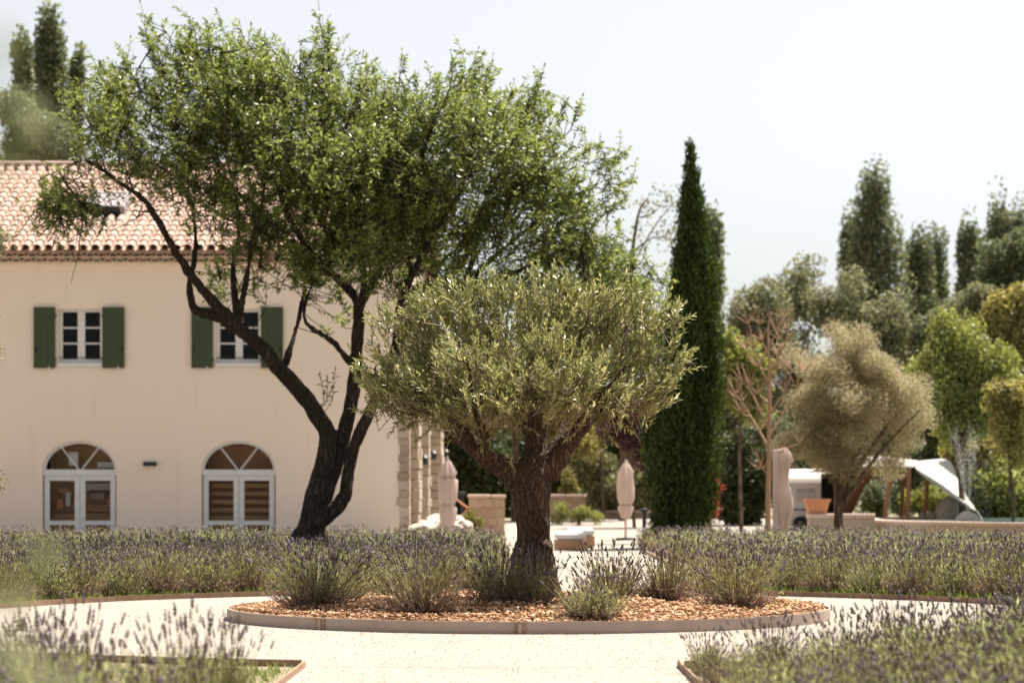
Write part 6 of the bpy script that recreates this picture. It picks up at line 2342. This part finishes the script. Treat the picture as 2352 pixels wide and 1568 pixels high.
def stretch_tent():
    Y = 62.0
    root = empty('stretch_tent', (P(2040, 1180, Y).x, Y, gz(Y)), 'white stretched canvas canopy with underside coloured brown for shade on wooden posts', 'canopy')

    def sheet(rows, m, name, th=0.03):
        V, Fc = [], []
        n = len(rows[0])
        for r in rows:
            V += [tuple(p) for p in r]
        for j in range(len(rows) - 1):
            for i in range(n - 1):
                Fc.append((j * n + i, j * n + i + 1, (j + 1) * n + i + 1, (j + 1) * n + i))
        o = MB().add(V, Fc).build(name, m, root, smooth=True)
        sd_ = o.modifiers.new('sub', 'SUBSURF')
        sd_.levels = sd_.render_levels = 2
        so = o.modifiers.new('sol', 'SOLIDIFY')
        so.thickness = th
        return o
    Yf, Yb = 59.5, 65.5
    sheet([
        [P(1905, 1078, Yf), P(1950, 1074, Yf), P(2000, 1070, Yf), P(2050, 1071, Yf), P(2100, 1076, Yf)],
        [P(1905, 1062, Yf + 2), P(1950, 1052, Yf + 2), P(2000, 1050, Yf + 2), P(2050, 1054, Yf + 2), P(2104, 1060, Yf + 2)],
        [P(1905, 1060, Yb - 2), P(1950, 1044, Yb - 2), P(2000, 1040, Yb - 2), P(2050, 1048, Yb - 2), P(2108, 1056, Yb - 2)],
        [P(1905, 1085, Yb), P(1950, 1060, Yb), P(2000, 1052, Yb), P(2050, 1054, Yb), P(2110, 1058, Yb)],
    ], M['canvas_white'], 'canopy_sheet')
    sheet([
        [P(2100, 1077, Yf), P(2148, 1110, Yf), P(2196, 1143, Yf), P(2243, 1175, Yf)],
        [P(2104, 1062, Yf + 2), P(2150, 1092, Yf + 1.6), P(2194, 1126, Yf + 1.2), P(2242, 1170, Yf + 0.3)],
        [P(2108, 1058, Yb - 2), P(2148, 1072, Yb - 2), P(2190, 1100, Yb - 2.4), P(2236, 1160, Yf + 0.8)],
        [P(2112, 1058, Yb), P(2150, 1054, Yb), P(2190, 1052, Yb), P(2196, 1108, Yb - 1)],
    ], M['canvas_white'], 'wing_sheet')
    br = [
        [P(1912, 1080, Yf + 0.3), P(1950, 1077, Yf + 0.3), P(2005, 1073, Yf + 0.3), P(2030, 1074, Yf + 0.3)],
        [P(1915, 1120, Yf + 1.2), P(1945, 1115, Yf + 1.2), P(1975, 1110, Yf + 1.2), P(1985, 1105, Yf + 1.2)],
        [P(1918, 1195, Yf + 1.8), P(1935, 1190, Yf + 1.8), P(1950, 1185, Yf + 1.8), P(1956, 1180, Yf + 1.8)],
    ]
    sheet(br, M['canvas_shaded'], 'shaded_underside')  # shade under the white canopy, carried by the sheet's brown colour
    for (xa, ya, xb, Yp) in ((2045, 1075, 2028, Yf + 0.3), (2088, 1075, 2083, Yf + 0.5), (2075, 1060, 2070, Yb - 1.0), (2130, 1100, 2122, Yf + 1.5)):
        a = P(xa, ya, Yp)
        b = P(xb, 1190, Yp)
        b.z = gz(Yp) - 0.02
        MB().tube([b, a], 0.055, 10).build('post', M['wood'], root)
    # cords and peg at the right corner
    a = P(2243, 1172, Yf)
    MB().tube([a, (a.x + 0.35, Yf - 0.2, gz(Yf) + 0.0)], 0.012, 6).build('guy_rope', M['whitefab'], root)


stretch_tent()


def far_house():
    Y = 88
    a, b = P(2300, 1000, Y), P(2420, 1000, Y)
    root = empty('far_house', ((a.x + b.x) / 2, Y, 0.3), 'plain pinkish rendered building at the right edge behind the trees', 'building')
    zt = CH - (985 - HZ) * Y / F
    MB().box(a.x, b.x, Y, Y + 5, 0.2, zt).build('wall', M['pink_render'], root)
    MB().add([(a.x - 0.2, Y - 0.3, zt), (b.x + 0.2, Y - 0.3, zt), (b.x + 0.2, Y + 2.5, zt + 0.9), (a.x - 0.2, Y + 2.5, zt + 0.9), (b.x + 0.2, Y + 5.3, zt), (a.x - 0.2, Y + 5.3, zt)], [(0, 1, 2, 3), (3, 2, 4, 5), (0, 3, 5), (1, 4, 2)]).build('roof', M['tile_under'], root)


far_house()


# ------------------------------------------------------------------ out of focus branches close to the camera
def near_shrub():
    Y = 1.55
    root = empty('foreground_shrub', (-0.55, Y, 0), 'very blurred green leaves close to the camera at the left edge', 'shrub')
    stems = [
        [(-260, 1500, 0), (-180, 900, 0), (-100, 480, 0), (30, 330, 0), (120, 300, 0.02)],
        [(-260, 1700, 0), (-120, 1560, 0), (-20, 1480, 0), (30, 1500, 0)],
        [(-260, 1650, 0), (-60, 1400, 0.3), (60, 1330, 0.35), (90, 1250, 0.35)],
        [(-260, 1800, 0), (-100, 1640, 0), (60, 1580, 0), (140, 1560, 0)],
        [(-200, 800, 0.0), (-90, 420, 0), (-10, 200, 0.0), (10, 120, 0.0)],
    ]
    mb = MB()
    A, Dv = [], []
    for st in stems:
        pts = [(P(x, y, Y + dy).x, Y + dy, P(x, y, Y + dy).z, 0.004 - 0.0008 * k) for k, (x, y, dy) in enumerate(st)]
        arr = smooth_line(pts, 0.02)
        arr[:, 3] = np.maximum(0.0012, arr[:, 3] * 0.6)
        mb.tube(arr[:, :3], arr[:, 3], 5)
        d = np.gradient(arr[:, :3], axis=0)
        for k in range(len(arr)):
            for r in range(1):
                A.append(arr[k, :3])
                Dv.append(unit(d[k]) + rng.normal(0, 0.8, 3))
    mb.tube([(-0.50, Y, 0.0), (P(-260, 1500, Y).x, Y, P(-260, 1500, Y).z)], [0.012, 0.005], 6)
    mb.build('stems', M['lav_stem'], root)
    A, Dv = np.array(A), np.array(Dv)
    V, Fc = kites(A, Dv, rng.normal(size=A.shape), 0.035 * rng.uniform(0.6, 1.2, len(A)), 0.017, 0.5)
    tag(link('leaves', npmesh('leaves', V, Fc, M['near_leaf'], np.clip(0.4 + 0.6 * rng.random(len(Fc)), 0, 1)), root), kind='stuff')


near_shrub()
